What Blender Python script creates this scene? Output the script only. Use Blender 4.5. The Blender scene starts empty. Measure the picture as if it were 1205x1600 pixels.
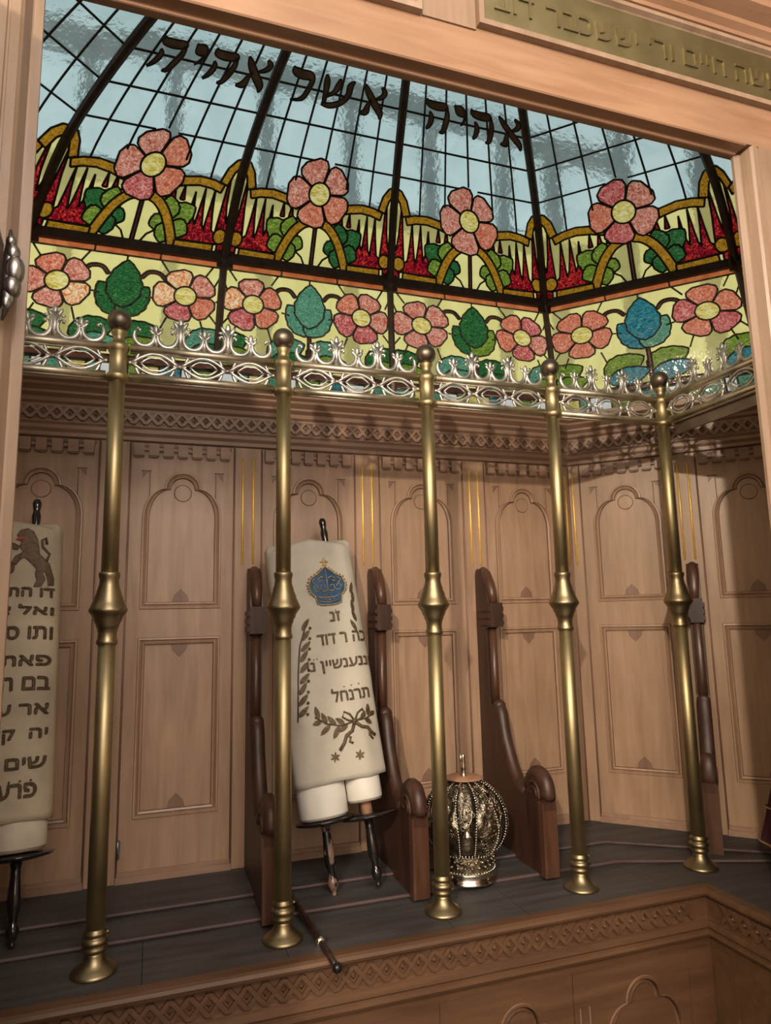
import bpy, bmesh, math, random
from mathutils import Vector, Matrix, noise
from mathutils.geometry import delaunay_2d_cdt, tessellate_polygon, interpolate_bezier as geo_bezier
random.seed(7)
S = bpy.context.scene
COL = S.collection
PI = math.pi

# ------------------------------------------------------------------ camera
F_PX, YAW, PITCH, ROLL, CAM_H = 1063.98, 0.329, 0.1517, -0.0217, 0.652
cy, sy, cp, sp = math.cos(YAW), math.sin(YAW), math.cos(PITCH), math.sin(PITCH)
fw = Vector((sy * cp, cy * cp, sp)); rt = Vector((cy, -sy, 0)); up = rt.cross(fw)
c_, s_ = math.cos(ROLL), math.sin(ROLL)
rt, up = c_ * rt + s_ * up, -s_ * rt + c_ * up
cam = bpy.data.objects.new('camera', bpy.data.cameras.new('camera'))
cam.data.sensor_fit = 'VERTICAL'; cam.data.sensor_height = 32.0
cam.data.lens = F_PX * 32.0 / 1600.0
cam.data.clip_start = 0.02
mw = Matrix((rt, up, -fw)).transposed().to_4x4(); mw.translation = (0, 0, CAM_H)
cam.matrix_world = mw
COL.objects.link(cam); S.camera = cam

# ------------------------------------------------------------------ world (daylight behind the glass), lights, exposure
w = bpy.data.worlds.new('daylight'); S.world = w; w.use_nodes = True
nt = w.node_tree; bg = nt.nodes['Background']
tc = nt.nodes.new('ShaderNodeTexCoord'); sep = nt.nodes.new('ShaderNodeSeparateXYZ')
rp = nt.nodes.new('ShaderNodeValToRGB')
nt.links.new(tc.outputs['Generated'], sep.inputs[0]); nt.links.new(sep.outputs['Z'], rp.inputs[0]); nt.links.new(rp.outputs[0], bg.inputs[0])
rp.color_ramp.elements[0].position = 0.0; rp.color_ramp.elements[0].color = (0.97, 0.97, 0.95, 1)
rp.color_ramp.elements[1].position = 0.95; rp.color_ramp.elements[1].color = (0.60, 0.69, 0.73, 1)
bg.inputs[1].default_value = 1.3

def lamp(name, kind, loc, target, energy, color, size=None, size_y=None, radius=None):
    l = bpy.data.lights.new(name, kind); l.energy = energy; l.color = color
    if kind == 'AREA':
        l.shape = 'RECTANGLE'; l.size = size; l.size_y = size_y or size
    if radius is not None: l.shadow_soft_size = radius
    o = bpy.data.objects.new(name, l); o.location = loc
    o.rotation_euler = (Vector(target) - Vector(loc)).to_track_quat('-Z', 'Y').to_euler()
    COL.objects.link(o); return o

lamp('hall_lamp', 'POINT', (-1.50, -2.0, 2.06), (0, 1, 1), 400, (1.0, 0.86, 0.68), radius=0.05)
lamp('hall_fill_low', 'AREA', (0.0, -1.9, 1.25), (0.5, 1.8, 1.05), 19, (1.0, 0.95, 0.91), 2.4, 1.1)  # broad fill added in front of the ark to brighten the upper panels
lamp('hall_fill_high', 'AREA', (0.35, -1.2, 2.38), (0.6, 1.9, 0.8), 42, (1.0, 0.94, 0.87), 1.3, 0.6)  # high fill added so the walls darken towards their base

S.view_settings.view_transform = 'Standard'; S.view_settings.look = 'None'
S.view_settings.gamma = 1.0; S.view_settings.use_curve_mapping = False
S.view_settings.exposure = 0.0
S.render.film_transparent = False

# ------------------------------------------------------------------ materials
def newmat(name):
    m = bpy.data.materials.new(name); m.use_nodes = True
    nt = m.node_tree; nt.nodes.clear()
    return m, nt, nt.nodes.new('ShaderNodeOutputMaterial')

def ramp(nt, fac, stops):
    r = nt.nodes.new('ShaderNodeValToRGB'); e = r.color_ramp.elements
    while len(e) < len(stops): e.new(0.5)
    for k, (p, c) in enumerate(stops): e[k].position = p; e[k].color = (*c, 1)
    nt.links.new(fac, r.inputs[0]); return r.outputs[0]

def noise_fac(nt, scale, stretch=(1, 1, 1), detail=3, dist=0.0):
    tc = nt.nodes.new('ShaderNodeTexCoord'); mp = nt.nodes.new('ShaderNodeMapping')
    mp.inputs['Scale'].default_value = stretch
    n = nt.nodes.new('ShaderNodeTexNoise'); n.inputs['Scale'].default_value = scale
    n.inputs['Detail'].default_value = detail; n.inputs['Distortion'].default_value = dist
    nt.links.new(tc.outputs['Object'], mp.inputs[0]); nt.links.new(mp.outputs[0], n.inputs[0])
    return n.outputs[0]

def add_bump(nt, b, fac, strength, dist=0.002):
    bp = nt.nodes.new('ShaderNodeBump'); bp.inputs['Strength'].default_value = strength; bp.inputs['Distance'].default_value = dist
    nt.links.new(fac, bp.inputs['Height']); nt.links.new(bp.outputs[0], b.inputs['Normal'])

def wood(name, dark, light, axis='z', rough=0.42, spots=0.35):
    m, nt, out = newmat(name); b = nt.nodes.new('ShaderNodeBsdfPrincipled')
    st = {'z': (9, 9, 0.9), 'x': (0.9, 9, 9), 'y': (9, 0.9, 9)}[axis]
    f1 = noise_fac(nt, 5.0, st, 6, 0.6)
    c1 = ramp(nt, f1, [(0.28, dark), (0.72, light)])
    f2 = noise_fac(nt, 3.2, (1, 1, 1), 3)
    mx = nt.nodes.new('ShaderNodeMixRGB'); mx.blend_type = 'MULTIPLY'; mx.inputs[0].default_value = spots
    c2 = ramp(nt, f2, [(0.3, (0.66, 0.62, 0.60)), (0.7, (1.15, 1.12, 1.10))])
    nt.links.new(c1, mx.inputs[1]); nt.links.new(c2, mx.inputs[2])
    nt.links.new(mx.outputs[0], b.inputs['Base Color'])
    b.inputs['Roughness'].default_value = rough
    add_bump(nt, b, f1, 0.12, 0.001)
    nt.links.new(b.outputs[0], out.inputs[0]); return m

def plain(name, color, rough=0.5, metal=0.0, var=0.15, scale=30, bump=0.0, bscale=None, coat=0.0):
    m, nt, out = newmat(name); b = nt.nodes.new('ShaderNodeBsdfPrincipled')
    f = noise_fac(nt, scale, (1, 1, 1), 4)
    lo = tuple(c * (1 - var) for c in color); hi = tuple(min(1, c * (1 + var)) for c in color)
    nt.links.new(ramp(nt, f, [(0.3, lo), (0.7, hi)]), b.inputs['Base Color'])
    b.inputs['Roughness'].default_value = rough; b.inputs['Metallic'].default_value = metal
    if coat: b.inputs['Coat Weight'].default_value = coat; b.inputs['Coat Roughness'].default_value = 0.06
    if bump: add_bump(nt, b, noise_fac(nt, bscale or scale, (1, 1, 1), 5), bump, 0.003)
    nt.links.new(b.outputs[0], out.inputs[0]); return m

def opal(name, stops, scale=26, stretch=(1, 1, 1), dist=1.0, clear=0.0):
    """stained glass: light from behind comes through diffused"""
    m, nt, out = newmat(name)
    f = noise_fac(nt, scale, stretch, 4, dist); c = ramp(nt, f, stops)
    t = nt.nodes.new('ShaderNodeBsdfTranslucent'); nt.links.new(c, t.inputs[0])
    g = nt.nodes.new('ShaderNodeBsdfGlossy'); g.inputs['Roughness'].default_value = 0.12
    g.inputs[0].default_value = (1, 1, 1, 1)
    mx = nt.nodes.new('ShaderNodeMixShader'); mx.inputs[0].default_value = 0.025
    bp = nt.nodes.new('ShaderNodeBump'); bp.inputs['Strength'].default_value = 0.9 if clear else 0.4; bp.inputs['Distance'].default_value = 0.004
    nt.links.new(noise_fac(nt, 58, (1, 1, 1), 3), bp.inputs['Height'])
    nt.links.new(bp.outputs[0], g.inputs['Normal'])
    src = t.outputs[0]
    if clear:
        r = nt.nodes.new('ShaderNodeBsdfRefraction'); r.inputs['IOR'].default_value = 1.25
        r.inputs['Roughness'].default_value = 0.22; nt.links.new(c, r.inputs[0]); nt.links.new(bp.outputs[0], r.inputs['Normal'])
        m2 = nt.nodes.new('ShaderNodeMixShader'); m2.inputs[0].default_value = clear
        nt.links.new(t.outputs[0], m2.inputs[1]); nt.links.new(r.outputs[0], m2.inputs[2]); src = m2.outputs[0]
    nt.links.new(src, mx.inputs[1]); nt.links.new(g.outputs[0], mx.inputs[2])
    nt.links.new(mx.outputs[0], out.inputs[0]); return m

M = {}
M['panel'] = wood('panel_wood', (0.325, 0.203, 0.128), (0.450, 0.293, 0.192), 'z', 0.40)
M['panelx'] = wood('rail_wood', (0.315, 0.20, 0.132), (0.43, 0.29, 0.198), 'x', 0.40)
M['groove'] = wood('groove_shade_wood', (0.19, 0.105, 0.072), (0.27, 0.16, 0.115), 'z', 0.45)  # darker tone puts the shade of grooves and recesses into the wood
M['cornice'] = wood('cornice_wood', (0.285, 0.175, 0.118), (0.39, 0.25, 0.175), 'x', 0.42)
M['front'] = wood('door_frame_wood', (0.28, 0.152, 0.088), (0.385, 0.232, 0.146), 'x', 0.33)
M['frontz'] = wood('door_jamb_wood', (0.265, 0.178, 0.12), (0.36, 0.255, 0.18), 'z', 0.33)
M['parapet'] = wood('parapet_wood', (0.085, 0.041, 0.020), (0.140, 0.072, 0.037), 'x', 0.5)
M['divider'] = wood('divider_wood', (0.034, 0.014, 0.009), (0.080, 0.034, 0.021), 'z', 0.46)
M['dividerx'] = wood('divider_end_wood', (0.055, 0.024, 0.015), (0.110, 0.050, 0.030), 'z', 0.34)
M['boards'] = wood('dusty_boards', (0.040, 0.037, 0.036), (0.082, 0.077, 0.076), 'x', 0.62, 0.8)
M['nosing'] = wood('board_edges', (0.055, 0.034, 0.032), (0.095, 0.058, 0.054), 'x', 0.55)
M['gilt'] = plain('gilding', (0.90, 0.58, 0.13), 0.38, 0.45, 0.1, 60)
M['brass'] = plain('aged_brass', (0.45, 0.365, 0.20), 0.47, 1.0, 0.18, 9)
M['knob'] = plain('dark_brass', (0.33, 0.265, 0.155), 0.42, 1.0, 0.2, 14)
M['ball'] = plain('bronzed_ball', (0.24, 0.195, 0.15), 0.42, 1.0, 0.25, 20)
M['rail'] = plain('tarnished_rail_brass', (0.54, 0.475, 0.36), 0.45, 1.0, 0.3, 25)
M['crest'] = plain('silvered_crest_brass', (0.74, 0.72, 0.67), 0.44, 1.0, 0.35, 40)
M['plaque'] = plain('plaque_brass', (0.27, 0.235, 0.125), 0.46, 1.0, 0.2, 12, 0.15, 40)
M['letter_brass'] = plain('raised_letter_brass', (0.36, 0.32, 0.19), 0.34, 1.0, 0.15, 30)
M['ironb'] = plain('brown_painted_iron', (0.105, 0.072, 0.052), 0.5, 0.1, 0.2, 30)
M['iron'] = plain('iron_rib', (0.050, 0.034, 0.026), 0.55, 0.2, 0.3, 40)
M['lead'] = plain('lead_came', (0.035, 0.032, 0.03), 0.5, 0.4, 0.3, 60)
M['leadsilver'] = plain('soldered_came', (0.16, 0.15, 0.13), 0.4, 0.7, 0.5, 50)
M['silver'] = plain('chased_silver', (0.30, 0.255, 0.19), 0.30, 1.0, 0.65, 60, 1.0, 120)
M['silverp'] = plain('polished_silver', (0.82, 0.77, 0.68), 0.16, 1.0, 0.1, 20)
M['silverd'] = plain('dark_silver', (0.22, 0.19, 0.15), 0.35, 1.0, 0.4, 60, 0.8, 80)
M['linen'] = plain('ivory_linen', (0.50, 0.46, 0.385), 0.85, 0, 0.10, 12, 0.25, 350)
M['linen2'] = plain('yellowed_linen', (0.47, 0.385, 0.275), 0.85, 0, 0.20, 9, 0.25, 350)
M['thread'] = plain('bronze_thread', (0.115, 0.075, 0.04), 0.55, 0.3, 0.4, 160, 0.5, 300)
M['goldthread'] = plain('gold_thread', (0.42, 0.30, 0.13), 0.42, 0.5, 0.3, 160, 0.5, 300)
M['blue'] = plain('blue_velvet', (0.007, 0.060, 0.150), 0.6, 0, 0.35, 60)
M['white'] = plain('white_thread', (0.7, 0.68, 0.62), 0.7, 0, 0.1, 40)
M['red'] = plain('red_thread', (0.45, 0.05, 0.02), 0.7, 0, 0.1, 40)
M['parchment'] = plain('parchment', (0.72, 0.69, 0.62), 0.6, 0, 0.06, 15)
M['parchment2'] = plain('aged_parchment', (0.62, 0.54, 0.42), 0.65, 0, 0.12, 20)
M['lacquer'] = plain('black_lacquer', (0.012, 0.010, 0.010), 0.16, 0, 0.3, 30, coat=0.6)
def worn_mat():
    m, nt, out = newmat('worn_lacquer'); b = nt.nodes.new('ShaderNodeBsdfPrincipled')
    nt.links.new(ramp(nt, noise_fac(nt, 42, (1, 1, .6), 4), [(0.50, (0.010, 0.009, 0.009)), (0.56, (0.19, 0.115, 0.085))]), b.inputs['Base Color'])
    b.inputs['Roughness'].default_value = 0.25; nt.links.new(b.outputs[0], out.inputs[0]); return m
M['worn'] = worn_mat()
M['barewood'] = plain('bare_stave_wood', (0.42, 0.22, 0.13), 0.5, 0, 0.2, 50)
M['stick'] = plain('dark_stick', (0.030, 0.014, 0.010), 0.25, 0, 0.4, 40, coat=0.4)
M['velvet'] = plain('burgundy_velvet', (0.050, 0.008, 0.016), 0.85, 0, 0.4, 40, 0.3, 120)
M['steel'] = plain('worn_steel', (0.36, 0.36, 0.36), 0.3, 1.0, 0.25, 30)
M['hall'] = plain('hall_plaster', (0.52, 0.45, 0.37), 0.9, 0, 0.1, 4)
M['outbar'] = plain('outer_window_frame', (0.17, 0.18, 0.175), 0.7, 0, 0.1, 4)
# glass
M['sky'] = opal('clear_ripple_glass', [(0.3, (0.45, 0.585, 0.57)), (0.7, (0.56, 0.69, 0.67))], 9, clear=0.62)
M['pale'] = opal('pale_yellow_glass', [(0.3, (0.66, 0.585, 0.20)), (0.7, (0.76, 0.69, 0.28))], 12, clear=0.38)
M['amber'] = opal('amber_glass', [(0.35, (0.20, 0.085, 0.006)), (0.6, (0.46, 0.235, 0.018))], 150)
M['flame'] = opal('ruby_glass', [(0.36, (0.045, 0.001, 0.006)), (0.52, (0.27, 0.003, 0.014)), (0.72, (0.75, 0.08, 0.03))], 85, (1, 1, 1), 2)
M['petal1'] = opal('rose_opal_glass', [(0.34, (0.40, 0.075, 0.045)), (0.5, (0.60, 0.22, 0.15)), (0.66, (0.78, 0.47, 0.35))], 95, (1, 1, 1), 1.8)
M['petal2'] = opal('salmon_opal_glass', [(0.34, (0.46, 0.075, 0.035)), (0.52, (0.63, 0.20, 0.115)), (0.68, (0.76, 0.42, 0.27))], 105, (1, 1, 1), 1.8)
M['petal3'] = opal('peach_opal_glass', [(0.36, (0.66, 0.13, 0.03)), (0.5, (0.80, 0.46, 0.22)), (0.64, (0.84, 0.70, 0.46))], 60, (1, 1, 1), 2.5)
M['petal4'] = opal('crimson_opal_glass', [(0.34, (0.33, 0.03, 0.035)), (0.52, (0.55, 0.14, 0.12)), (0.68, (0.74, 0.38, 0.32))], 90, (1, 1, 1), 1.8)
M['heart'] = opal('golden_streaky_glass', [(0.35, (0.50, 0.34, 0.05)), (0.5, (0.72, 0.60, 0.16)), (0.65, (0.80, 0.72, 0.38))], 60, (1, 1, 3))
M['leafd'] = opal('deep_green_glass', [(0.32, (0.006, 0.045, 0.012)), (0.55, (0.025, 0.125, 0.035)), (0.72, (0.09, 0.26, 0.07))], 60, (1, 1, 2), 3)
M['leafl'] = opal('light_green_glass', [(0.32, (0.06, 0.13, 0.012)), (0.55, (0.17, 0.26, 0.03)), (0.72, (0.42, 0.45, 0.12))], 60, (1, 1, 2), 2)
M['leaft'] = opal('teal_green_glass', [(0.32, (0.03, 0.14, 0.085)), (0.55, (0.10, 0.28, 0.17)), (0.72, (0.30, 0.48, 0.32))], 60, (1, 1, 2), 3)
M['leafb'] = opal('blue_green_glass', [(0.32, (0.006, 0.07, 0.13)), (0.55, (0.025, 0.19, 0.22)), (0.72, (0.10, 0.38, 0.30))], 50, (1, 1, 2), 3)
M['orange'] = opal('orange_border_glass', [(0.3, (0.40, 0.09, 0.025)), (0.7, (0.62, 0.20, 0.07))], 20)
M['brownglass'] = opal('brown_band_glass', [(0.3, (0.07, 0.022, 0.014)), (0.7, (0.13, 0.045, 0.03))], 20)
M['lettering'] = plain('smoky_letter_glass', (0.15, 0.112, 0.088), 0.25, 0, 0.4, 40)
M['milk'] = opal('milk_glass', [(0.3, (0.75, 0.80, 0.74)), (0.7, (0.88, 0.90, 0.86))], 20)

# ------------------------------------------------------------------ mesh helpers
class MB:
    def __init__(self): self.v = []; self.f = []; self.mi = []; self.sm = []; self.mats = []; self.cur = 0
    def mat(self, key):
        m = M[key]
        if m not in self.mats: self.mats.append(m)
        self.cur = self.mats.index(m); return self
    def add(self, vs, fs, smooth=False):
        o = len(self.v); self.v += [tuple(p) for p in vs]
        for f in fs: self.f.append([i + o for i in f]); self.mi.append(self.cur); self.sm.append(smooth)
    def box(self, x0, x1, y0, y1, z0, z1, fn=None):
        vs = [(x, y, z) for x in (x0, x1) for y in (y0, y1) for z in (z0, z1)]
        if fn: vs = [fn(*p) for p in vs]
        self.add(vs, [(0, 1, 3, 2), (4, 6, 7, 5), (0, 4, 5, 1), (2, 3, 7, 6), (0, 2, 6, 4), (1, 5, 7, 3)])
    def tube(self, pts, r, n=8, closed=False, cap=True, flat=1.0, smooth=True):
        P = [Vector(p) for p in pts]; N = len(P)
        if N < 2: return
        R = r if isinstance(r, (list, tuple)) else [r] * N
        ref = None; rings = []
        for i in range(N):
            a = P[(i - 1) % N] if (closed or i > 0) else P[0]
            b = P[(i + 1) % N] if (closed or i < N - 1) else P[-1]
            t = (b - a)
            t = t.normalized() if t.length > 1e-9 else Vector((0, 0, 1))
            if ref is None:
                ref = t.cross(Vector((0, 1, 0)))
                if ref.length < 1e-3: ref = t.cross(Vector((1, 0, 0)))
            ref = (ref - t * ref.dot(t))
            ref = ref.normalized() if ref.length > 1e-9 else t.orthogonal().normalized()
            bn = t.cross(ref)
            rings.append([P[i] + (ref * math.cos(2 * PI * k / n) + bn * math.sin(2 * PI * k / n) * flat) * R[i] for k in range(n)])
        vs = [p for rg in rings for p in rg]; fs = []
        for i in range(N if closed else N - 1):
            j = (i + 1) % N
            for k in range(n): fs.append((i * n + k, i * n + (k + 1) % n, j * n + (k + 1) % n, j * n + k))
        if cap and not closed:
            fs.append(tuple(range(n - 1, -1, -1))); fs.append(tuple((N - 1) * n + k for k in range(n)))
        self.add(vs, fs, smooth)
    def lathe(self, prof, n=24, c=(0, 0, 0), fn=None, smooth=True, cap=True):
        vs = []
        for (r, z) in prof:
            for k in range(n):
                a = 2 * PI * k / n; p = (c[0] + r * math.cos(a), c[1] + r * math.sin(a), c[2] + z)
                vs.append(fn(*p) if fn else p)
        fs = []
        for i in range(len(prof) - 1):
            for k in range(n): fs.append((i * n + k, i * n + (k + 1) % n, (i + 1) * n + (k + 1) % n, (i + 1) * n + k))
        if cap: fs.append(tuple(range(n - 1, -1, -1))); fs.append(tuple((len(prof) - 1) * n + k for k in range(n)))
        self.add(vs, fs, smooth)
    def ball(self, c, r, n=10, m=7, sc=(1, 1, 1), rot=None):
        vs = []; 
        for i in range(m + 1):
            th = PI * i / m
            for k in range(n):
                a = 2 * PI * k / n
                p = Vector((sc[0] * r * math.sin(th) * math.cos(a), sc[1] * r * math.sin(th) * math.sin(a), sc[2] * r * math.cos(th)))
                if rot: p = rot @ p
                vs.append(p + Vector(c))
        fs = [(i * n + k, (i + 1) * n + k, (i + 1) * n + (k + 1) % n, i * n + (k + 1) % n) for i in range(m) for k in range(n)]
        self.add(vs, fs, True)
    def prism(self, poly, fa, fb):
        """poly 2-D; fa, fb map a 2-D point to the two faces"""
        n = len(poly); tris = tessellate_polygon([[Vector((p[0], p[1], 0)) for p in poly]])
        vs = [fa(*p) for p in poly] + [fb(*p) for p in poly]
        fs = [tuple(t) for t in tris] + [tuple(n + i for i in reversed(t)) for t in tris]
        fs += [(i, (i + 1) % n, n + (i + 1) % n, n + i) for i in range(n)]
        self.add(vs, fs)
    def strips(self, loops, closed=True, smooth=False):
        n = len(loops[0]); vs = [p for L in loops for p in L]; fs = []
        for i in range(len(loops) - 1):
            for k in range(n if closed else n - 1): fs.append((i * n + k, i * n + (k + 1) % n, (i + 1) * n + (k + 1) % n, (i + 1) * n + k))
        self.add(vs, fs, smooth)
    def build(self, name, parent=None, kind=None, label=None, loc=None, fix=True):
        me = bpy.data.meshes.new(name); me.from_pydata(self.v, [], self.f)
        for m in self.mats: me.materials.append(m)
        me.polygons.foreach_set('material_index', self.mi); me.polygons.foreach_set('use_smooth', self.sm)
        if fix:
            bm = bmesh.new(); bm.from_mesh(me); bmesh.ops.recalc_face_normals(bm, faces=bm.faces); bm.to_mesh(me); bm.free()
        me.update()
        o = bpy.data.objects.new(name, me); COL.objects.link(o)
        if parent: o.parent = parent
        if loc: o.location = loc
        if kind: o['kind'] = kind
        if label: o['label'] = label
        return o

def thing(name, label, cat, loc=(0, 0, 0), rot=(0, 0, 0), group=None):
    o = bpy.data.objects.new(name, None); o.empty_display_size = 0.05; COL.objects.link(o)
    o.location = loc; o.rotation_euler = rot; o['label'] = label; o['category'] = cat
    if group: o['group'] = group
    return o
def struct(name, loc=(0, 0, 0)):
    o = bpy.data.objects.new(name, None); o.empty_display_size = 0.05; COL.objects.link(o); o.location = loc
    o['kind'] = 'structure'; return o
def copy_tree(o, parent=None):
    c = o.copy(); COL.objects.link(c)
    if parent: c.parent = parent
    for ch in list(o.children): copy_tree(ch, c)
    return c

def text_mesh(txt, size, extrude=0.0, offset=0.0):
    """verts and faces of a line of lettering (letters given in visual order); overlapping strokes of a letter are merged"""
    cu = bpy.data.curves.new('t', 'FONT'); cu.body = txt; cu.size = size; cu.align_x = 'LEFT'
    ob = bpy.data.objects.new('t', cu); COL.objects.link(ob)
    dg = bpy.context.evaluated_depsgraph_get(); dg.update()
    oe = ob.evaluated_get(dg); cv = oe.to_curve(dg, apply_modifiers=False); loops = []
    for sp_ in cv.splines:
        bp_ = sp_.bezier_points; L = []
        for k in range(len(bp_)):
            a, b = bp_[k], bp_[(k + 1) % len(bp_)]
            straight = (a.handle_right - a.co).length < 1e-5 and (b.handle_left - b.co).length < 1e-5
            seg = geo_bezier(a.co, a.handle_right, b.handle_left, b.co, 2 if straight else 5)[:-1]
            for p in seg:
                if not L or math.hypot(p[0] - L[-1][0], p[1] - L[-1][1]) > size * 2e-3: L.append((p[0], p[1]))
        if len(L) > 2 and math.hypot(L[0][0] - L[-1][0], L[0][1] - L[-1][1]) < size * 2e-3: L.pop()
        if len(L) > 2: loops.append(L)
    oe.to_curve_clear(); bpy.data.objects.remove(ob); bpy.data.curves.remove(cu)
    P, E_ = [], []
    for L in loops:
        o = len(P); P += [Vector(p) for p in L]; E_ += [(o + k, o + (k + 1) % len(L)) for k in range(len(L))]
    vo, _, fo, _, _, _ = delaunay_2d_cdt(P, E_, [], 0, size * 1e-5)
    def wind(x, y):
        wn = 0
        for L in loops:
            for k in range(len(L)):
                (x0, y0), (x1, y1) = L[k - 1], L[k]
                side = (x1 - x0) * (y - y0) - (x - x0) * (y1 - y0)
                if y0 <= y < y1 and side > 0: wn += 1
                elif y1 <= y < y0 and side < 0: wn -= 1
        return wn
    keep = [tuple(f) for f in fo if wind(sum(vo[i].x for i in f) / len(f), sum(vo[i].y for i in f) / len(f)) != 0]
    n = len(vo); vs = [Vector((p.x, p.y, extrude)) for p in vo]
    if extrude:
        ec = {}
        for f in keep:
            for q in range(len(f)):
                e = (f[q], f[(q + 1) % len(f)]); ec.setdefault(tuple(sorted(e)), []).append(e)
        vs += [Vector((p.x, p.y, -extrude)) for p in vo]
        keep = keep + [(es[0][0], es[0][1], es[0][1] + n, es[0][0] + n) for es in ec.values() if len(es) == 1]
    used = sorted({i for f in keep for i in f}); mp = {i: k for k, i in enumerate(used)}
    return [vs[i] for i in used], [tuple(mp[i] for i in f) for f in keep]
def vis(s): return s[::-1]        # Hebrew reads right to left; the letters are laid out left to right

def rect_pts(x0, x1, z0, z1): return [(x0, z0), (x1, z0), (x1, z1), (x0, z1)]
def arcpts(cx, cz, r, a0, a1, n): return [(cx + r * math.cos(math.radians(a0 + (a1 - a0) * k / n)), cz + r * math.sin(math.radians(a0 + (a1 - a0) * k / n))) for k in range(n + 1)]

# ------------------------------------------------------------------ the place: dimensions (metres, ledge top z = 0)
YW = 1.90                       # straight back wall of the ark
GX, GS = 0.2426, 0.3487         # gilded pilasters: first to the right of the centre panel's left edge, spacing
XC = GX + 3 * GS                # right corner of the back wall
XL = 2 * 0.417 - XC             # left corner
ZB = 0.02                       # foot of the wall
D2 = math.sqrt(0.5)
ZTOP = 1.285                    # top of the cornice

def back(s, d, z): return (XL + s, YW - d, z)                              # s along the wall, d out of it
def right(s, d, z): return (XC + s * D2 - d * D2, YW - s * D2 - d * D2, z)
def left(s, d, z): return (XL - s * D2 + d * D2, YW - s * D2 - d * D2, z)
DL = 0.80                       # length of the slanting walls
RX, RY = XC + DL * D2, YW - DL * D2
LX, LY = XL - DL * D2, YW - DL * D2

def trefoil(cx, hw, z0, zs, ztop, d):
    """outline of an arched panel inset by d (fixed number of points)"""
    hw -= d; z0 += d
    R = 0.049 - d; cz = ztop - 0.049
    pts = [(cx + hw, z0)]
    a = []
    sx = hw - R * 0.98                                    # shoulder lobe
    # quarter lobe from the side up to the central arch
    for k in range(9):
        t = k / 8 * PI / 2
        a.append((hw - sx * (1 - math.cos(t)), zs + (cz - zs) * math.sin(t)))
    arch = [(R * math.cos(t), cz + R * math.sin(t)) for t in [PI * k / 14 for k in range(15)]]
    pts += [(cx + p[0], p[1]) for p in a] + [(cx + p[0], p[1]) for p in arch] + [(cx - p[0], p[1]) for p in reversed(a)]
    pts.append((cx - hw, z0))
    return pts
def rect_out(cx, hw, z0, z1, d): return [(cx + hw - d, z0 + d), (cx + hw - d, z1 - d), (cx - hw + d, z1 - d), (cx - hw + d, z0 + d)]
PROF = [(0, 0), (0.0012, 0.004), (0.006, 0.0045), (0.0085, -0.001), (0.0100, -0.001), (0.0125, 0.003), (0.0170, 0.001), (0.0185, -0.006)]

def framed_panel(fn, x0, x1, z0, z1, outs, circ=None, frame='panel', field='panel', parent=None, name='panel', base=0.0):
    """a joined board x0..x1 with moulded sunk fields; outs = list of functions of the inset"""
    mb = MB().mat(frame)
    P = [Vector(p) for p in rect_pts(x0, x1, z0, z1)]; faces = [[0, 1, 2, 3]]
    for o in outs:
        q = o(0); k = len(P); P += [Vector(p) for p in q]; faces.append(list(range(k, k + len(q))))
    vo, _, fo, _, _, of = delaunay_2d_cdt(P, [], faces, 1, 1e-6)
    keep = [f for f, org in zip(fo, of) if org == [0] or list(org) == [0]]
    mb.add([fn(p[0], base, p[1]) for p in vo], keep)
    for o in outs:
        for q in range(len(PROF) - 1):
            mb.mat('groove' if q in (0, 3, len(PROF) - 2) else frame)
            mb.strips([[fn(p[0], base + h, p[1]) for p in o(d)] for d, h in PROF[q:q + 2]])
    mb.mat(field)
    for o in outs:
        q = o(PROF[-1][0]); t = tessellate_polygon([[Vector((a, b, 0)) for a, b in q]])
        mb.add([fn(a, base + PROF[-1][1], b) for a, b in q], [tuple(i) for i in t])
    ob = mb.build(name, parent)
    # thin bosses and cut lines of the panel
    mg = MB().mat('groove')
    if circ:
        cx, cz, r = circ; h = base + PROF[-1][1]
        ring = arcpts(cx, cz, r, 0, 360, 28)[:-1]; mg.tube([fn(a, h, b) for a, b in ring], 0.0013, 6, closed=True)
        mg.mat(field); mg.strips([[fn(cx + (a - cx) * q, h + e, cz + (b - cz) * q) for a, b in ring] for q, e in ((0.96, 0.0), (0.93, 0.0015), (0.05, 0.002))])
        mg.build('roundel', ob)
    return ob

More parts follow.
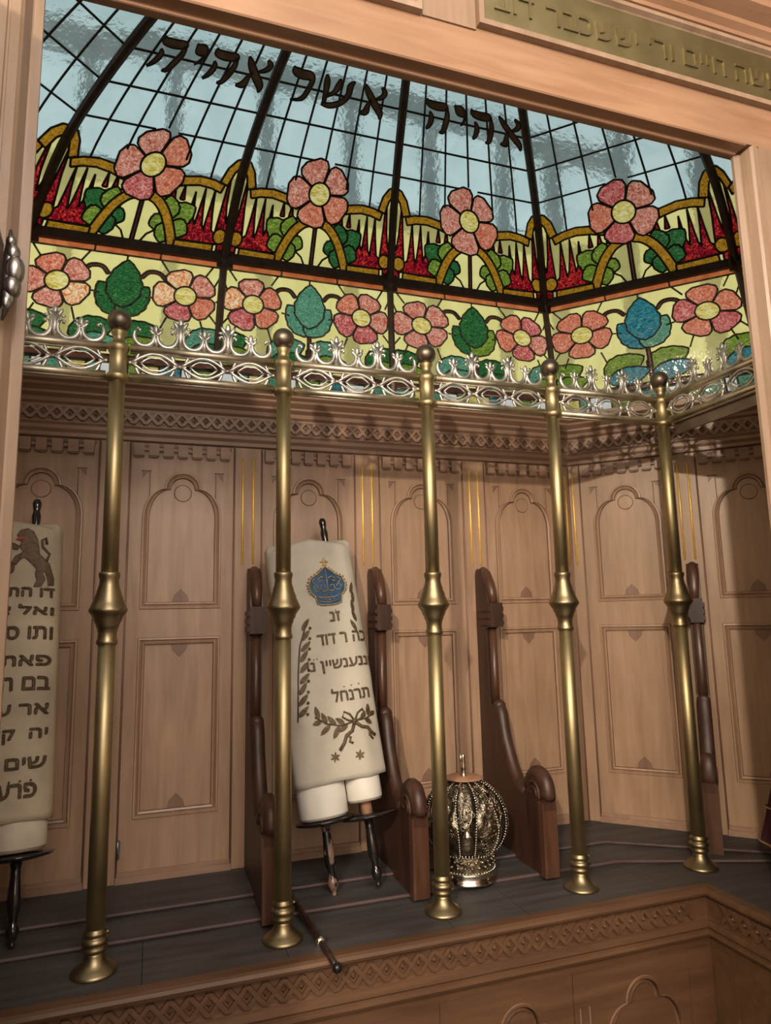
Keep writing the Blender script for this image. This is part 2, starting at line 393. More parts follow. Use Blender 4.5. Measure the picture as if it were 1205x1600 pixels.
def wall_panels(wall, fn, s0, n, wallname):
    """n bays of panelling along a wall, bay width GS, with gilded pilasters between"""
    hwb = 0.130
    for i in range(n):
        c = s0 + GS * (i + 0.5); x0, x1 = c - hwb - 0.008, c + hwb + 0.008
        outs = [lambda d, c=c: trefoil(c, 0.103, 0.683, 0.925, 1.053, d),
                lambda d, c=c: rect_out(c, 0.104, 0.165, 0.610, d)]
        ob = framed_panel(fn, x0, x1, ZB + 0.012, 1.128, outs, (c, 0.994, 0.0225), parent=wall)
        # carved corner marks and the small pointed tabs
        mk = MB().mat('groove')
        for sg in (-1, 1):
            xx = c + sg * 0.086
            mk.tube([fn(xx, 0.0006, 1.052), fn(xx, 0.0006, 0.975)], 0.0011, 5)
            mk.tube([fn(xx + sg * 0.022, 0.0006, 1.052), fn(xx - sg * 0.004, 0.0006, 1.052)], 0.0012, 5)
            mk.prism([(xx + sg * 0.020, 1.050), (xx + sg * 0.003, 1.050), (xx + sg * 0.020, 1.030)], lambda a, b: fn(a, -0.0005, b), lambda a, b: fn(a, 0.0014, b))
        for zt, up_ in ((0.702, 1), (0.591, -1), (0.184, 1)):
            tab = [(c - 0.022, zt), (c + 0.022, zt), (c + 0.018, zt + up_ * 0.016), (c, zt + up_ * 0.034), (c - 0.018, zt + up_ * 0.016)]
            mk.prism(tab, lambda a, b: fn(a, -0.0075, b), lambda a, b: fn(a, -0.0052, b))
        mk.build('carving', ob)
        # skirting of the bay
        sk = MB().mat('cornice'); sk.box(x0, x1, -0.004, 0.010, ZB, ZB + 0.016, fn); sk.box(x0, x1, -0.004, 0.005, ZB + 0.016, ZB + 0.026, fn); sk.build('skirting', ob)
        # dentils
        dn = MB().mat('cornice')
        for k in range(7):
            xa = c - 0.128 + k * 0.0375; dn.box(xa, xa + 0.026, -0.002, 0.016, 1.091, 1.124, fn); dn.box(xa + 0.002, xa + 0.024, -0.002, 0.010, 1.088, 1.092, fn)
            dn.box(xa, xa + 0.0375 if k < 6 else xa + 0.026, -0.002, 0.011, 1.105, 1.109, fn)
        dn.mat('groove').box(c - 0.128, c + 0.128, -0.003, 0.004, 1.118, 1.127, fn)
        dn.build('dentil_row', ob)

def pilaster(wall, fn, c, half=None):
    hw = GS / 2 - 0.138 + 0.001
    a, b = (c - hw, c + hw)
    if half == 'R': a = c
    if half == 'L': b = c
    p = MB().mat('panel'); p.box(a, b, -0.010, 0.004, ZB, 1.128, fn)
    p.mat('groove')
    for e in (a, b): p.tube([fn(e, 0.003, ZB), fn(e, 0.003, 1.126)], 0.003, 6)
    po = p.build('pilaster', wall)
    for dx in (-0.0145, 0.0145):
        if (half == 'R' and dx < 0) or (half == 'L' and dx > 0): continue
        g = MB().mat('gilt'); g.tube([fn(c + dx, 0.004, 0.800), fn(c + dx, 0.0045, 0.802), fn(c + dx, 0.0045, 1.096), fn(c + dx, 0.004, 1.098)], [0.001, 0.0033, 0.0033, 0.001], 8)
        g.build('gilt_bead', po)

LAT_N = {}
def lattice(mb, fn, s0, s1, z0, z1, d, hgt=0.005, mat='cornice'):
    """carved strapwork: crossing bands with a small pyramid in every lozenge"""
    h = z1 - z0; pitch = h * 0.86; n = max(1, int(round((s1 - s0) / pitch))); pitch = (s1 - s0) / n
    bw = h * 0.135
    mb.mat('groove' if mat != 'parapet' else 'parapet')  # recess shade painted by a darker backing, except on the parapet
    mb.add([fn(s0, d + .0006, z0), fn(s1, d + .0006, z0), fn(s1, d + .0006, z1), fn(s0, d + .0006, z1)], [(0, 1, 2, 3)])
    mb.mat(mat)
    for k in range(n):
        xa = s0 + k * pitch
        for (za, zb, lift) in ((z0, z1, 0.0), (z1, z0, 0.0012)):
            vs = []
            for (x, z) in ((xa, za), (xa + pitch, zb)):
                for dx in (-bw, bw):
                    for dd in (0, hgt + lift): vs.append(fn(x + dx, d + dd, z))
            mb.add(vs, [(1, 3, 7, 5), (0, 1, 5, 4), (2, 6, 7, 3)])
        cx, cz = xa, (z0 + z1) / 2
        if k > 0:
            q = h * 0.19
            mb.add([fn(cx - q, d, cz), fn(cx, d, cz - q * 1.15), fn(cx + q, d, cz), fn(cx, d, cz + q * 1.15), fn(cx, d + 0.009, cz)], [(0, 1, 4), (1, 2, 4), (2, 3, 4), (3, 0, 4)])

# cornice profile: (out of the wall, height)
CORN = [(0.0, 1.128), (0.010, 1.132), (0.010, 1.142), (0.018, 1.150), (0.018, 1.160), (0.024, 1.166), (0.024, 1.212), (0.032, 1.218), (0.034, 1.228),
        (0.046, 1.236), (0.046, 1.242), (0.062, 1.252), (0.064, 1.258), (0.076, 1.264), (0.078, 1.284), (-0.05, 1.285)]
T8 = math.tan(PI / 8)

# ------------------------------------------------------------------ structure: walls of the ark
wb = struct('wall_back'); wr = struct('wall_right'); wl = struct('wall_left')
for wall, fn, L in ((wb, back, XC - XL), (wr, right, DL), (wl, left, DL)):
    m_ = MB().mat('panel'); m_.box(-0.03, L + 0.03, -0.06, -0.012, -0.05, 1.285, fn); m_.build('backing_board', wall)
wall_panels(wb, back, 0, 5, 'back'); wall_panels(wr, right, 0, 2, 'right'); wall_panels(wl, left, 0, 2, 'left')
for i in range(1, 5): pilaster(wb, back, GS * i)
pilaster(wb, back, XC - XL, 'L'); pilaster(wb, back, 0, 'R')
for wall, fn in ((wr, right), (wl, left)):
    pilaster(wall, fn, 0, 'R'); pilaster(wall, fn, GS); pilaster(wall, fn, 2 * GS)
tb, tr, tl = struct('trim_1'), struct('trim_2'), struct('trim_3')
for trim, fn, L, e0, e1 in ((tb, back, XC - XL, 1, 1), (tr, right, DL, 1, 0), (tl, left, DL, 1, 0)):
    mb = MB().mat('cornice')
    mb.strips([[fn(e0 * d * T8, d, z), fn(L - e1 * d * T8, d, z)] for d, z in CORN], closed=False)
    mb.build('cornice', trim)
    fr = MB(); lattice(fr, fn, 0.02, L - 0.02, 1.171, 1.207, 0.024, 0.0075); fr.build('strapwork_frieze', trim)
# side walls between the slanting walls and the door wall
ss = struct('wall_sides')
m_ = MB().mat('panel'); m_.box(RX, RX + 0.05, 0.94, RY + 0.02, -0.95, 1.285); m_.build('side_boarding', ss)
m_ = MB().mat('panel'); m_.box(LX - 0.05, LX, 0.94, LY + 0.02, -0.95, 1.285); m_.build('side_boarding', ss)

# ------------------------------------------------------------------ floor of the ark: ledge, two shallow steps, boards
fl = struct('floor')
def offset_poly(d):
    """line parallel to the walls, d in front of them, from left to right"""
    return [(LX + d, 0.96), (LX + d, LY - 0.0 + d * T8), (XL + d * T8, YW - d), (XC - d * T8, YW - d), (RX - d, RY + d * T8), (RX - d, 0.96)]
def step_board(d_in, d_out, z0, z1, name):
    A, B = offset_poly(d_in), offset_poly(d_out); mb = MB().mat('boards')
    n = len(A)
    mb.add([(x, y, z1) for x, y in A] + [(x, y, z1) for x, y in B], [(i, i + 1, n + i + 1, n + i) for i in range(n - 1)])
    mb.mat('nosing')
    mb.add([(x, y, z1) for x, y in B] + [(x, y, z0 - 0.03) for x, y in B], [(i, i + 1, n + i + 1, n + i) for i in range(n - 1)])
    mb.tube([(x, y, z1 - 0.0055) for x, y in B], 0.0055, 8)
    return mb.build(name, fl)
step_board(-0.01, 0.175, 0.01, 0.020, 'upper_step'); step_board(0.170, 0.290, 0.0, 0.010, 'lower_step')
LEX, LEY, LEX0 = 1.252, 1.395, -0.36          # corners of the ledge front (inner edge of the U)
mb = MB().mat('boards')
for a, b in ((-1.15, 0.0), (0.0, 0.27), (0.27, 0.62), (0.62, 0.80), (0.80, 1.16), (1.16, 2.05)): mb.box(a, b - 0.0012, LEY + .027, 1.62, -0.03, 0.0)
mb.box(LEX + .027, RX, 0.94, LEY + .027, -0.03, 0.0); mb.box(LX, LEX0 - .027, 0.94, LEY + .027, -0.03, 0.0)
mb.box(-1.15, 2.05, LEY + .030, 2.0, -0.06, -0.035)
mb.build('ledge_boards', fl)
jn = MB().mat('nosing')                       # open joints of the boards
for x, ya, yb, z in ((-0.03, 1.63, 1.72, 0.0102), (0.33, 1.62, 1.73, 0.0102), (0.0, 1.73, 1.89, 0.0202), (1.05, 1.62, 1.73, 0.0102), (0.70, 1.73, 1.89, 0.0202)):
    jn.box(x, x + 0.002, ya, yb, z - 0.004, z)
jn.build('board_joint', fl)

# parapet below the ledge: nosing, strapwork frieze, mouldings, arched panels
pf = struct('wall_front'); pr = struct('wall_front_right'); pl = struct('wall_front_left')
def pfront(s, d, z): return (LEX0 + s, LEY + 0.022 - d, z)
def pright(s, d, z): return (LEX + 0.022 - d, LEY - s, z)
def pleft(s, d, z): return (LEX0 - 0.022 + d, LEY - s, z)
NOSE = [(-0.01, 0.0), (0.016, 0.0005), (0.022, -0.003), (0.0245, -0.009), (0.022, -0.015), (0.014, -0.018), (0.010, -0.0185), (0.010, -0.022), (0.004, -0.024), (0.004, -0.068), (0.008, -0.071), (0.008, -0.076), (0.014, -0.080), (0.015, -0.087),
        (0.011, -0.092), (0.011, -0.098), (0.017, -0.102), (0.012, -0.110), (0.002, -0.113), (0.0, -0.14), (0.0, -0.30)]
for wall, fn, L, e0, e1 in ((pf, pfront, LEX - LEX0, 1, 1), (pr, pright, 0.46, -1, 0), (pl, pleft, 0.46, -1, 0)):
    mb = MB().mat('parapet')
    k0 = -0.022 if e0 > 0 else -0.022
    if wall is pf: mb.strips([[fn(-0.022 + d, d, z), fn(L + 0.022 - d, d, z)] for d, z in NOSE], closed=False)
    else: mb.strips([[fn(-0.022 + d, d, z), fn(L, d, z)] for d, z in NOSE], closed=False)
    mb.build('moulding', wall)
    fr = MB(); lattice(fr, fn, 0.03, L - 0.03, -0.066, -0.026, 0.004, 0.007, 'parapet'); fr.build('strapwork_frieze', wall)
    n = 5 if wall is pf else 1
    wbay = (L - 0.04) / n
    for i in range(n):
        c = 0.02 + wbay * (i + 0.5)
        outs = [lambda d, c=c: [(a, b) for a, b in trefoil(c, 0.105, -0.62, -0.290, -0.165, d)]]
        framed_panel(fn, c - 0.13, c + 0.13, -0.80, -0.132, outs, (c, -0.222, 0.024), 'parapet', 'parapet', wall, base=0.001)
    for i in range(n + 1):
        c = 0.02 + wbay * i; p = MB().mat('parapet')
        if i in (0, n): p.box(c - 0.03, c + 0.03, -0.01, 0.004, -0.8, -0.132, fn)
        else:
            p.box(c - wbay / 2 + 0.131, c + wbay / 2 - 0.131, -0.01, 0.003, -0.8, -0.132, fn)
            for dx in (-0.012, 0.012): p.tube([fn(c + dx, 0.004, -0.20), fn(c + dx, 0.004, -0.7)], 0.0035, 6)
        p.build('pilaster', wall)
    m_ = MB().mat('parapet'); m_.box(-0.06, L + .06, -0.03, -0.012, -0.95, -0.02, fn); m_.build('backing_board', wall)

# ------------------------------------------------------------------ stained glass dome
PRF = [(1.86, 1.285, .812), (1.847, 1.48, .79), (1.83, 1.655, .765), (1.69, 1.845, .667), (1.445, 1.99, .483), (1.15, 2.08, .26), (.98, 2.10, .14)]
MX = 0.43
def crom(P, n=24):
    Q = [[2 * a - b for a, b in zip(P[0], P[1])]] + [list(p) for p in P] + [[2 * a - b for a, b in zip(P[-1], P[-2])]]
    out = []
    for i in range(1, len(Q) - 2):
        for k in range(n):
            t = k / n
            out.append([.5 * (2 * b + (-a + c) * t + (2 * a - 5 * b + 4 * c - d) * t * t + (-a + 3 * b - 3 * c + d) * t ** 3) for a, b, c, d in zip(*Q[i - 1:i + 3])])
    out.append(list(P[-1])); return out
def arclen(C):
    s = [0.0]
    for a, b in zip(C, C[1:]): s.append(s[-1] + math.hypot(b[0] - a[0], b[1] - a[1]))
    return s
UPC, LOC = crom(PRF[2:]), crom(PRF[:3]); UPS, LOS = arclen(UPC), arclen(LOC)
def at_s(C, Sx, s):
    s = max(0.0, min(Sx[-1], s))
    for i in range(len(Sx) - 1):
        if s <= Sx[i + 1]:
            t = (s - Sx[i]) / (Sx[i + 1] - Sx[i]); return [a + (b - a) * t for a, b in zip(C[i], C[i + 1])]
    return C[-1]
RIB = [-1.5, -0.53, 0.44, 1.5]
WD = 0.74
def ends(bay, y, z, hw):
    """the two lower/upper ends of a bay (left end, right end as seen from inside) at one level"""
    if bay in (0, 1, 2): return Vector((MX + RIB[bay] * hw / 1.5, y, z)), Vector((MX + RIB[bay + 1] * hw / 1.5, y, z))
    H = Vector((MX + hw, y, z)); R5 = H + Vector((D2, -D2, 0)) * hw * WD
    if bay == 'right': return H, R5
    if bay == 'sideright': return R5, Vector((R5.x, min(R5.y, 0.955), z))
    HL = Vector((MX - hw, y, z)); R0 = HL + Vector((-D2, -D2, 0)) * hw * WD
    if bay == 'left': return R0, HL
    return Vector((R0.x, min(R0.y, 0.955), z)), R0
def surf(bay, band, U, s, lift=0.0):
    C, Sx = (LOC, LOS) if band else (UPC, UPS)
    p = at_s(C, Sx, s); A, B = ends(bay, *p); P = A.lerp(B, U)
    if lift:
        q = at_s(C, Sx, s + 0.004); q0 = at_s(C, Sx, s - 0.004); a1, b1 = ends(bay, *q); a0, b0 = ends(bay, *q0)
        tv = a1.lerp(b1, U) - a0.lerp(b0, U); tu = B - A
        if tu.length > 1e-6: P = P + tu.cross(tv).normalized() * lift * (-1)
    return P
CENTER = Vector((0.43, 1.0, 1.4))
def surf_in(bay, band, U, s, lift):
    """point on the glass moved by lift towards the inside of the dome"""
    P = surf(bay, band, U, s)
    if lift == 0: return P
    C, Sx = (LOC, LOS) if band else (UPC, UPS)
    Q = surf(bay, band, U, s, 0.001); n = (Q - P)
    if n.length < 1e-9: return P
    n.normalize()
    if n.dot(CENTER - P) < 0: n = -n
    return P + n * lift

W0 = 0.46
def ell(cx, cz, rx, rz, rot=0, n=14):
    o = []
    for k in range(n):
        a = 2 * PI * k / n; x, z = rx * math.cos(a), rz * math.sin(a)
        o.append((cx + x * math.cos(rot) - z * math.sin(rot), cz + x * math.sin(rot) + z * math.cos(rot)))
    return o
def petals(cx, cz, R, rot, n=5):
    out = []
    for k in range(n):
        a0 = rot + 2 * PI * k / n; half = PI / n
        pr_ = [(0.32, -0.95), (0.60, -0.96), (0.80, -0.93), (0.94, -0.74), (1.0, -0.36), (0.975, 0.0), (1.0, 0.36), (0.94, 0.74), (0.80, 0.93), (0.60, 0.96), (0.32, 0.95)]
        j = random.uniform(0.95, 1.05)
        out.append([(cx + R * j * r * math.cos(a0 + half * t), cz + R * j * r * math.sin(a0 + half * t)) for r, t in pr_])
    return out
def leaf_poly(x0, z0, x1, z1, wd, wav=0.06, n=13):
    """a leaf blade from its stalk end to its tip"""
    dx, dz = x1 - x0, z1 - z0; L = math.hypot(dx, dz); tx, tz = dx / L, dz / L; nx, nz = -tz, tx
    A, B = [], []
    for k in range(1, n):
        t = k / n; hw = wd * (max(0.0, math.sin(PI * t ** 0.85)) ** 0.72) * (1 + wav * math.sin(k * 2.1))
        A.append((x0 + dx * t + nx * hw, z0 + dz * t + nz * hw)); B.append((x0 + dx * t - nx * hw, z0 + dz * t - nz * hw))
    return [(x0, z0)] + A + [(x1, z1)] + B[::-1]
def thick(line, w):
    """polyline to a band polygon"""
    L, R = [], []
    for i, p in enumerate(line):
        a = line[max(0, i - 1)]; b = line[min(len(line) - 1, i + 1)]; dx, dz = b[0] - a[0], b[1] - a[1]; l = math.hypot(dx, dz)
        L.append((p[0] - dz / l * w, p[1] + dx / l * w)); R.append((p[0] + dz / l * w, p[1] - dx / l * w))
    return L + R[::-1]
def mirror(poly): return [(-a, b) for a, b in poly][::-1]

def glass_window(win, bay, band, pieces, lines, smax, tube_r):
    """pieces: (part key, material, polygon) - later ones cut into earlier ones; lines: extra lead lines"""
    P, faces, info = [], [], []
    n = 14 if not band else 4
    for k in range(n):
        z0, z1 = smax * k / n, smax * (k + 1) / n
        for (xa, xb) in ((-W0 / 2, 0), (0, W0 / 2)):
            q = rect_pts(xa, xb, z0, z1); faces.append(list(range(len(P), len(P) + 4))); P += [Vector(p) for p in q]; info.append(('background_glass', 'pale'))
    cl = lambda p: (max(-W0 / 2, min(W0 / 2, p[0])), max(0.0, min(smax, p[1])))
    for key, mat, poly in pieces:
        q = [cl(p) for p in poly]; r_ = [q[0]]
        for p in q[1:]:
            if math.hypot(p[0] - r_[-1][0], p[1] - r_[-1][1]) > 1e-5: r_.append(p)
        if len(r_) < 3: continue
        if sum(r_[i][0] * r_[(i + 1) % len(r_)][1] - r_[(i + 1) % len(r_)][0] * r_[i][1] for i in range(len(r_))) < 0: r_ = r_[::-1]
        faces.append(list(range(len(P), len(P) + len(r_)))); P += [Vector(p) for p in r_]; info.append((key, mat))
    vo, _, fo, _, _, of = delaunay_2d_cdt(P, [], faces, 1, 1e-6)
    groups = {}
    polys = [[(P[i].x, P[i].y) for i in fc] for fc in faces]
    boxes = [(min(a for a, b in q), max(a for a, b in q), min(b for a, b in q), max(b for a, b in q)) for q in polys]
    cells = []
    for f in fo:
        px_ = sum(vo[i][0] for i in f) / len(f); py_ = sum(vo[i][1] for i in f) / len(f); hit = None
        for i in range(len(polys) - 1, -1, -1):
            bx_ = boxes[i]
            if not (bx_[0] <= px_ <= bx_[1] and bx_[2] <= py_ <= bx_[3]): continue
            q = polys[i]; ins = False; j = len(q) - 1
            for t in range(len(q)):
                if (q[t][1] > py_) != (q[j][1] > py_) and px_ < (q[j][0] - q[t][0]) * (py_ - q[t][1]) / (q[j][1] - q[t][1]) + q[t][0]: ins = not ins
                j = t
            if ins: hit = i; break
        if hit is None: continue
        k, mat = info[hit]; cells.append((f, hit if k != 'background_glass' else -1)); groups.setdefault(k, []).append((mat, f))
    pos = [surf(bay, band, p[0] / W0 + 0.5, p[1]) for p in vo]
    made = {}
    for k, fl_ in groups.items():
        mb = MB(); idx = {}
        for mat, f in fl_:
            mb.mat(mat); ii = []
            for i in f:
                if i not in idx: idx[i] = len(mb.v); mb.v.append(tuple(pos[i]))
                ii.append(idx[i])
            mb.f.append(ii); mb.mi.append(mb.cur); mb.sm.append(False)
        nm = k if isinstance(k, str) else k[0]
        made[k] = mb.build(nm, win, fix=False)
    ld = MB().mat('lead' if not band else 'leadsilver')
    def run(poly, closed):
        q = [cl(p) for p in poly]; pts = []
        m = len(q)
        for i in range(m if closed else m - 1):
            a, b = q[i], q[(i + 1) % m]; L = math.hypot(b[0] - a[0], b[1] - a[1]); kk = max(1, int(L / 0.03))
            for t in range(kk): pts.append((a[0] + (b[0] - a[0]) * t / kk, a[1] + (b[1] - a[1]) * t / kk))
        if not closed: pts.append(q[-1])
        ld.tube([surf_in(bay, band, x / W0 + 0.5, z, 0.001) for x, z in pts], tube_r, 6, closed=closed)
    inn = [surf_in(bay, band, p[0] / W0 + 0.5, p[1], 0.001) for p in vo]
    ed = {}
    for f, h_ in cells:
        for q in range(len(f)): ed.setdefault(tuple(sorted((f[q], f[(q + 1) % len(f)]))), []).append(h_)
    for (a, b), hs in ed.items():
        if len(hs) == 2 and hs[0] != hs[1] and (inn[a] - inn[b]).length > 1e-5: ld.tube([inn[a], inn[b]], tube_r, 6)
    for l in lines: run(l, False)
    ld.build('leading', win)
    return made

def dome_design(bay, seed):
    rnd = random.Random(seed); pc, ln = [], []
    scal = [(-.23, .262), (-.215, .252), (-.198, .226), (-.185, .190), (-.165, .196), (-.13, .199), (-.09, .192), (-.06, .184)]
    full = scal + [(-a, b) for a, b in scal[::-1]]
    pc.append(('sky_glass', 'sky', full + [(.23, 1.0), (-.23, 1.0)]))
    # flames: red field with spikes and pale teeth between
    for sg in (1, -1):
        sp_ = [(.050, .150, .005), (.072, .158, .006), (.096, .155, .006), (.126, .160, .0078), (.149, .172, .0092), (.174, .174, .0100), (.206, .232, .0115)]
        poly = [(.105, .034), (.2299, .034), (.2299, .150)]
        for n_, (x, h, hw) in enumerate(reversed(sp_[3:])):
            lo = (.060, .066, .076, .088)[n_]
            poly += [(x + hw * 1.02, .092 if n_ == 0 else lo + .004), (x + hw * .50, lo + .45 * (h - lo)), (x, h), (x - hw * .50, lo + .45 * (h - lo)), (x - hw * 1.02, lo)]
        key = 'flame_glass'
        pc.append(((key, sg), 'flame', poly if sg > 0 else mirror(poly)))
        for (x, h, hw) in sp_[:3]:
            q = [(x - hw, .134), (x + hw, .134), (x, h + .016)]
            pc.append(((key, sg), 'flame', q if sg > 0 else mirror(q)))
    # leaves
    for sg in (1, -1):
        dark = (seed + (sg > 0)) % 2 == 0
        m1 = 'leafd' if dark else 'leafl'; m2 = 'leafd' if dark and rnd.random() < .6 else 'leafl'
        for (x0, z0, x1, z1, wd, mm) in ((.076, .078, .134, .122, .030, m1), (.074, .080, .066, .140, .026, m2), (.080, .070, .126, .050, .026, m2), (.066, .076, .030, .060, .022, m1), (.074, .072, .066, .018, .024, m1)):
            q = leaf_poly(x0, z0, x1, z1, wd); pc.append((('leaf', sg), mm, q if sg > 0 else mirror(q)))
    # amber: scallops, lower arch, bars, drops
    for sg in (1, -1):
        def A(poly): pc.append(('amber_band', 'amber', poly if sg > 0 else mirror(poly)))
        A(thick([(.2299, .250), (.218, .246), (.203, .226), (.192, .190)], .0112))
        A(thick([(.192, .177), (.165, .185), (.13, .188), (.09, .181), (.055, .169)], .0112))
        A(thick([p[:2] for p in crom([[.012, .134], [.036, .124], [.058, .102], [.074, .074], [.086, .044], [.096, .014]], 3)], .0118))
        A(thick([(.100, .0185), (.150, .0195), (.196, .021)], .0130))
        q_ = [(.206, .002), (.2299, .002), (.2299, .05), (.206, .036)]; pc.append((('flame_glass', sg), 'flame', q_ if sg > 0 else mirror(q_)))
        A(ell(.209, .056, .017, .020, 0, 16))
    pc.append(('stem', 'brownglass', [(-.004, 0.0), (.004, 0.0), (.004, .13), (-.004, .13)]))
    for sg in (1, -1): ln.append([(sg * .012, .0), (sg * .03, .035), (sg * .05, .05)])
    mats = ['petal1', 'petal2', 'petal1', 'petal2', 'petal4']
    for i, q in enumerate(petals(0.0, .207, .091, 0.45 + 0.3 * rnd.random())): pc.append(('flower', rnd.choice(mats), q))
    pc.append(('flower_centre', 'heart', ell(0, .207, .031, .031, 0, 18)))
    # the plain leaded grid above
    for k in range(1, 6):
        x = -.23 + .46 * k / 6; z0 = {1: .196, 5: .196, 2: .232, 4: .232, 3: .300}[k]
        ln.append([(x, z0 + (1.0 - z0) * t / 12) for t in range(13)])
    for z in (.292, .378, .462, .550, .640, .73, .82, .91):
        if z < .3: ln.append([(-.23, z), (-.03, z)]); ln.append([(.03, z), (.23, z)])
        else: ln.append([(-.23, z), (0, z), (.23, z)])
    return pc, ln

def band_design(bay, seed):
    rnd = random.Random(100 + seed); pc, ln = [], []
    # lower border: tiles, brown band
    xs = [-.23, -.175, -.15, -.10, -.06, -.03, .03, .06, .10, .15, .175, .23]
    tm = ['leaft', 'milk', 'leaft', 'heart', 'leaft', 'milk', 'leafl', 'heart', 'leafb', 'milk', 'leafl']
    for i in range(11): pc.append(('border_tiles', tm[(i + seed) % 11], rect_pts(xs[i], xs[i + 1], 0.0, .045)))
    pc.append(('brown_band', 'brownglass', rect_pts(-.23, .23, .050, .066)))
    for i in range(3): pc.append(('orange_border', 'orange', rect_pts(-.23 + .1533 * i, -.23 + .1533 * (i + 1), .342, .3712)))
    # low leaves
    for sx in (-.20, -.055, .045, .205):
        mm = rnd.choice(['leaft', 'leafd', 'leaft', 'leafd'] if bay != 'right' else ['leaft', 'leafb', 'leafl'])
        m3 = rnd.choice(['leaft', 'leafd', 'leafl'] if bay != 'right' else ['leafb', 'leafl'])
        pc.append((('low_leaf', sx), mm, leaf_poly(sx - .052, .112, sx + .045, .150, .036, .05)))
        pc.append((('low_leaf', sx), m3, leaf_poly(sx - .045, .085, sx + .055, .108, .028, .05)))
    # stems
    def Sm(line, w=.0042): pc.append(('stem', 'brownglass', thick([p[:2] for p in crom([list(p) for p in line], 4)], w)))
    Sm([(-.096, .288), (-.078, .304), (-.054, .304), (-.038, .286)]); Sm([(.096, .288), (.078, .304), (.054, .304), (.038, .286)])
    Sm([(0, .20), (.002, .15), (0, .067)], .0042)
    # middle leaf of three blades
    mk = {0: ('leafd', 'leafd', 'leafd'), 1: ('leaft', 'leaft', 'leaft'), 2: ('leafd', 'leafd', 'leafl'), 'right': ('leafb', 'leafb', 'leaft')}.get(bay, ('leafd', 'leaft', 'leafl'))
    pc.append(('leaf', mk[1], leaf_poly(.006, .176, -.058, .262, .034, .05)))
    pc.append(('leaf', mk[2], leaf_poly(-.006, .176, .058, .262, .034, .05)))
    pc.append(('leaf', mk[0], leaf_poly(0, .198, .003, .330, .041, .05)))
    # flowers
    for i, fx in enumerate((-.147, .145)):
        ms = ['petal1', 'petal4', 'petal2', 'petal1', 'petal2', 'petal3'] if bay in (0, 1) else ['petal2', 'petal4', 'petal2', 'petal2'] if bay == 'right' else ['petal1', 'petal4', 'petal3', 'petal2', 'petal1']
        for q in petals(fx, .250, .078, 0.25 + rnd.random() * 0.9): pc.append((('flower', i), rnd.choice(ms), q))
        pc.append((('flower_centre', i), 'heart', ell(fx, .250, .027, .027, 0, 18)))
        sgn = 1 if fx > 0 else -1
        for a, b in (((fx + .045, .312), (fx + .062, .342)), ((fx - .045, .312), (fx - .066, .342)), ((fx + sgn * .074, .245), (sgn * .23, .240)), ((fx + sgn * .068, .285), (sgn * .23, .325)),
                     ((fx - sgn * .074, .236), (sgn * .052, .232)), ((fx + .040, .184), (fx + .050, .150)), ((fx - .040, .184), (fx - .052, .152)), ((fx + sgn * .06, .205), (sgn * .23, .172))): ln.append([a, b])
    ln.append([(0, .328), (0, .342)])
    return pc, ln

def brush(st_):
    """one pen stroke: points (x, z, half width) smoothed to an outline"""
    pts = crom([list(p) for p in st_], 5); Lf, Rt = [], []
    for i, p in enumerate(pts):
        a = pts[max(0, i - 1)]; b = pts[min(len(pts) - 1, i + 1)]; dx, dz = b[0] - a[0], b[1] - a[1]; l = math.hypot(dx, dz) or 1
        Lf.append((p[0] - dz / l * p[2], p[1] + dx / l * p[2])); Rt.append((p[0] + dz / l * p[2], p[1] - dx / l * p[2]))
    return Lf + Rt[::-1]
GLYPH = {
    'he': [[(.02, 1.02, .02), (.10, .90, .10), (.45, .86, .13), (.80, .88, .12), (.95, .84, .06)], [(.90, .86, .05), (.93, .60, .09), (.84, .28, .10), (.74, .06, .07), (.60, .0, .02)], [(.16, .62, .03), (.24, .45, .09), (.18, .22, .08), (.04, .04, .03)]],
    'yod': [[(.0, 1.0, .03), (.22, .88, .14), (.62, .86, .17), (.92, .80, .10), (.86, .58, .06), (.55, .40, .02)]],
    'resh': [[(.02, 1.04, .02), (.12, .92, .11), (.45, .86, .14), (.80, .86, .13), (.95, .74, .09), (.88, .42, .09), (.78, .16, .08), (.58, .04, .04), (.30, .0, .015)]],
    'shin': [[(.04, 1.02, .03), (.10, .80, .09), (.14, .45, .07), (.16, .12, .05)], [(.52, .98, .03), (.50, .76, .09), (.40, .52, .06), (.18, .34, .03)], [(1.02, 1.0, .02), (.90, .84, .09), (.88, .52, .08), (.66, .22, .08), (.36, .08, .08), (.10, .08, .04)]],
    'alef': [[(.06, 1.0, .03), (.22, .80, .10), (.50, .50, .12), (.80, .20, .11), (.84, .0, .03)], [(.56, .60, .02), (.80, .72, .07), (.90, .88, .09), (.76, 1.02, .03)], [(.38, .56, .02), (.30, .36, .07), (.24, .14, .11), (.02, .06, .03)]],
}
win_n = 0
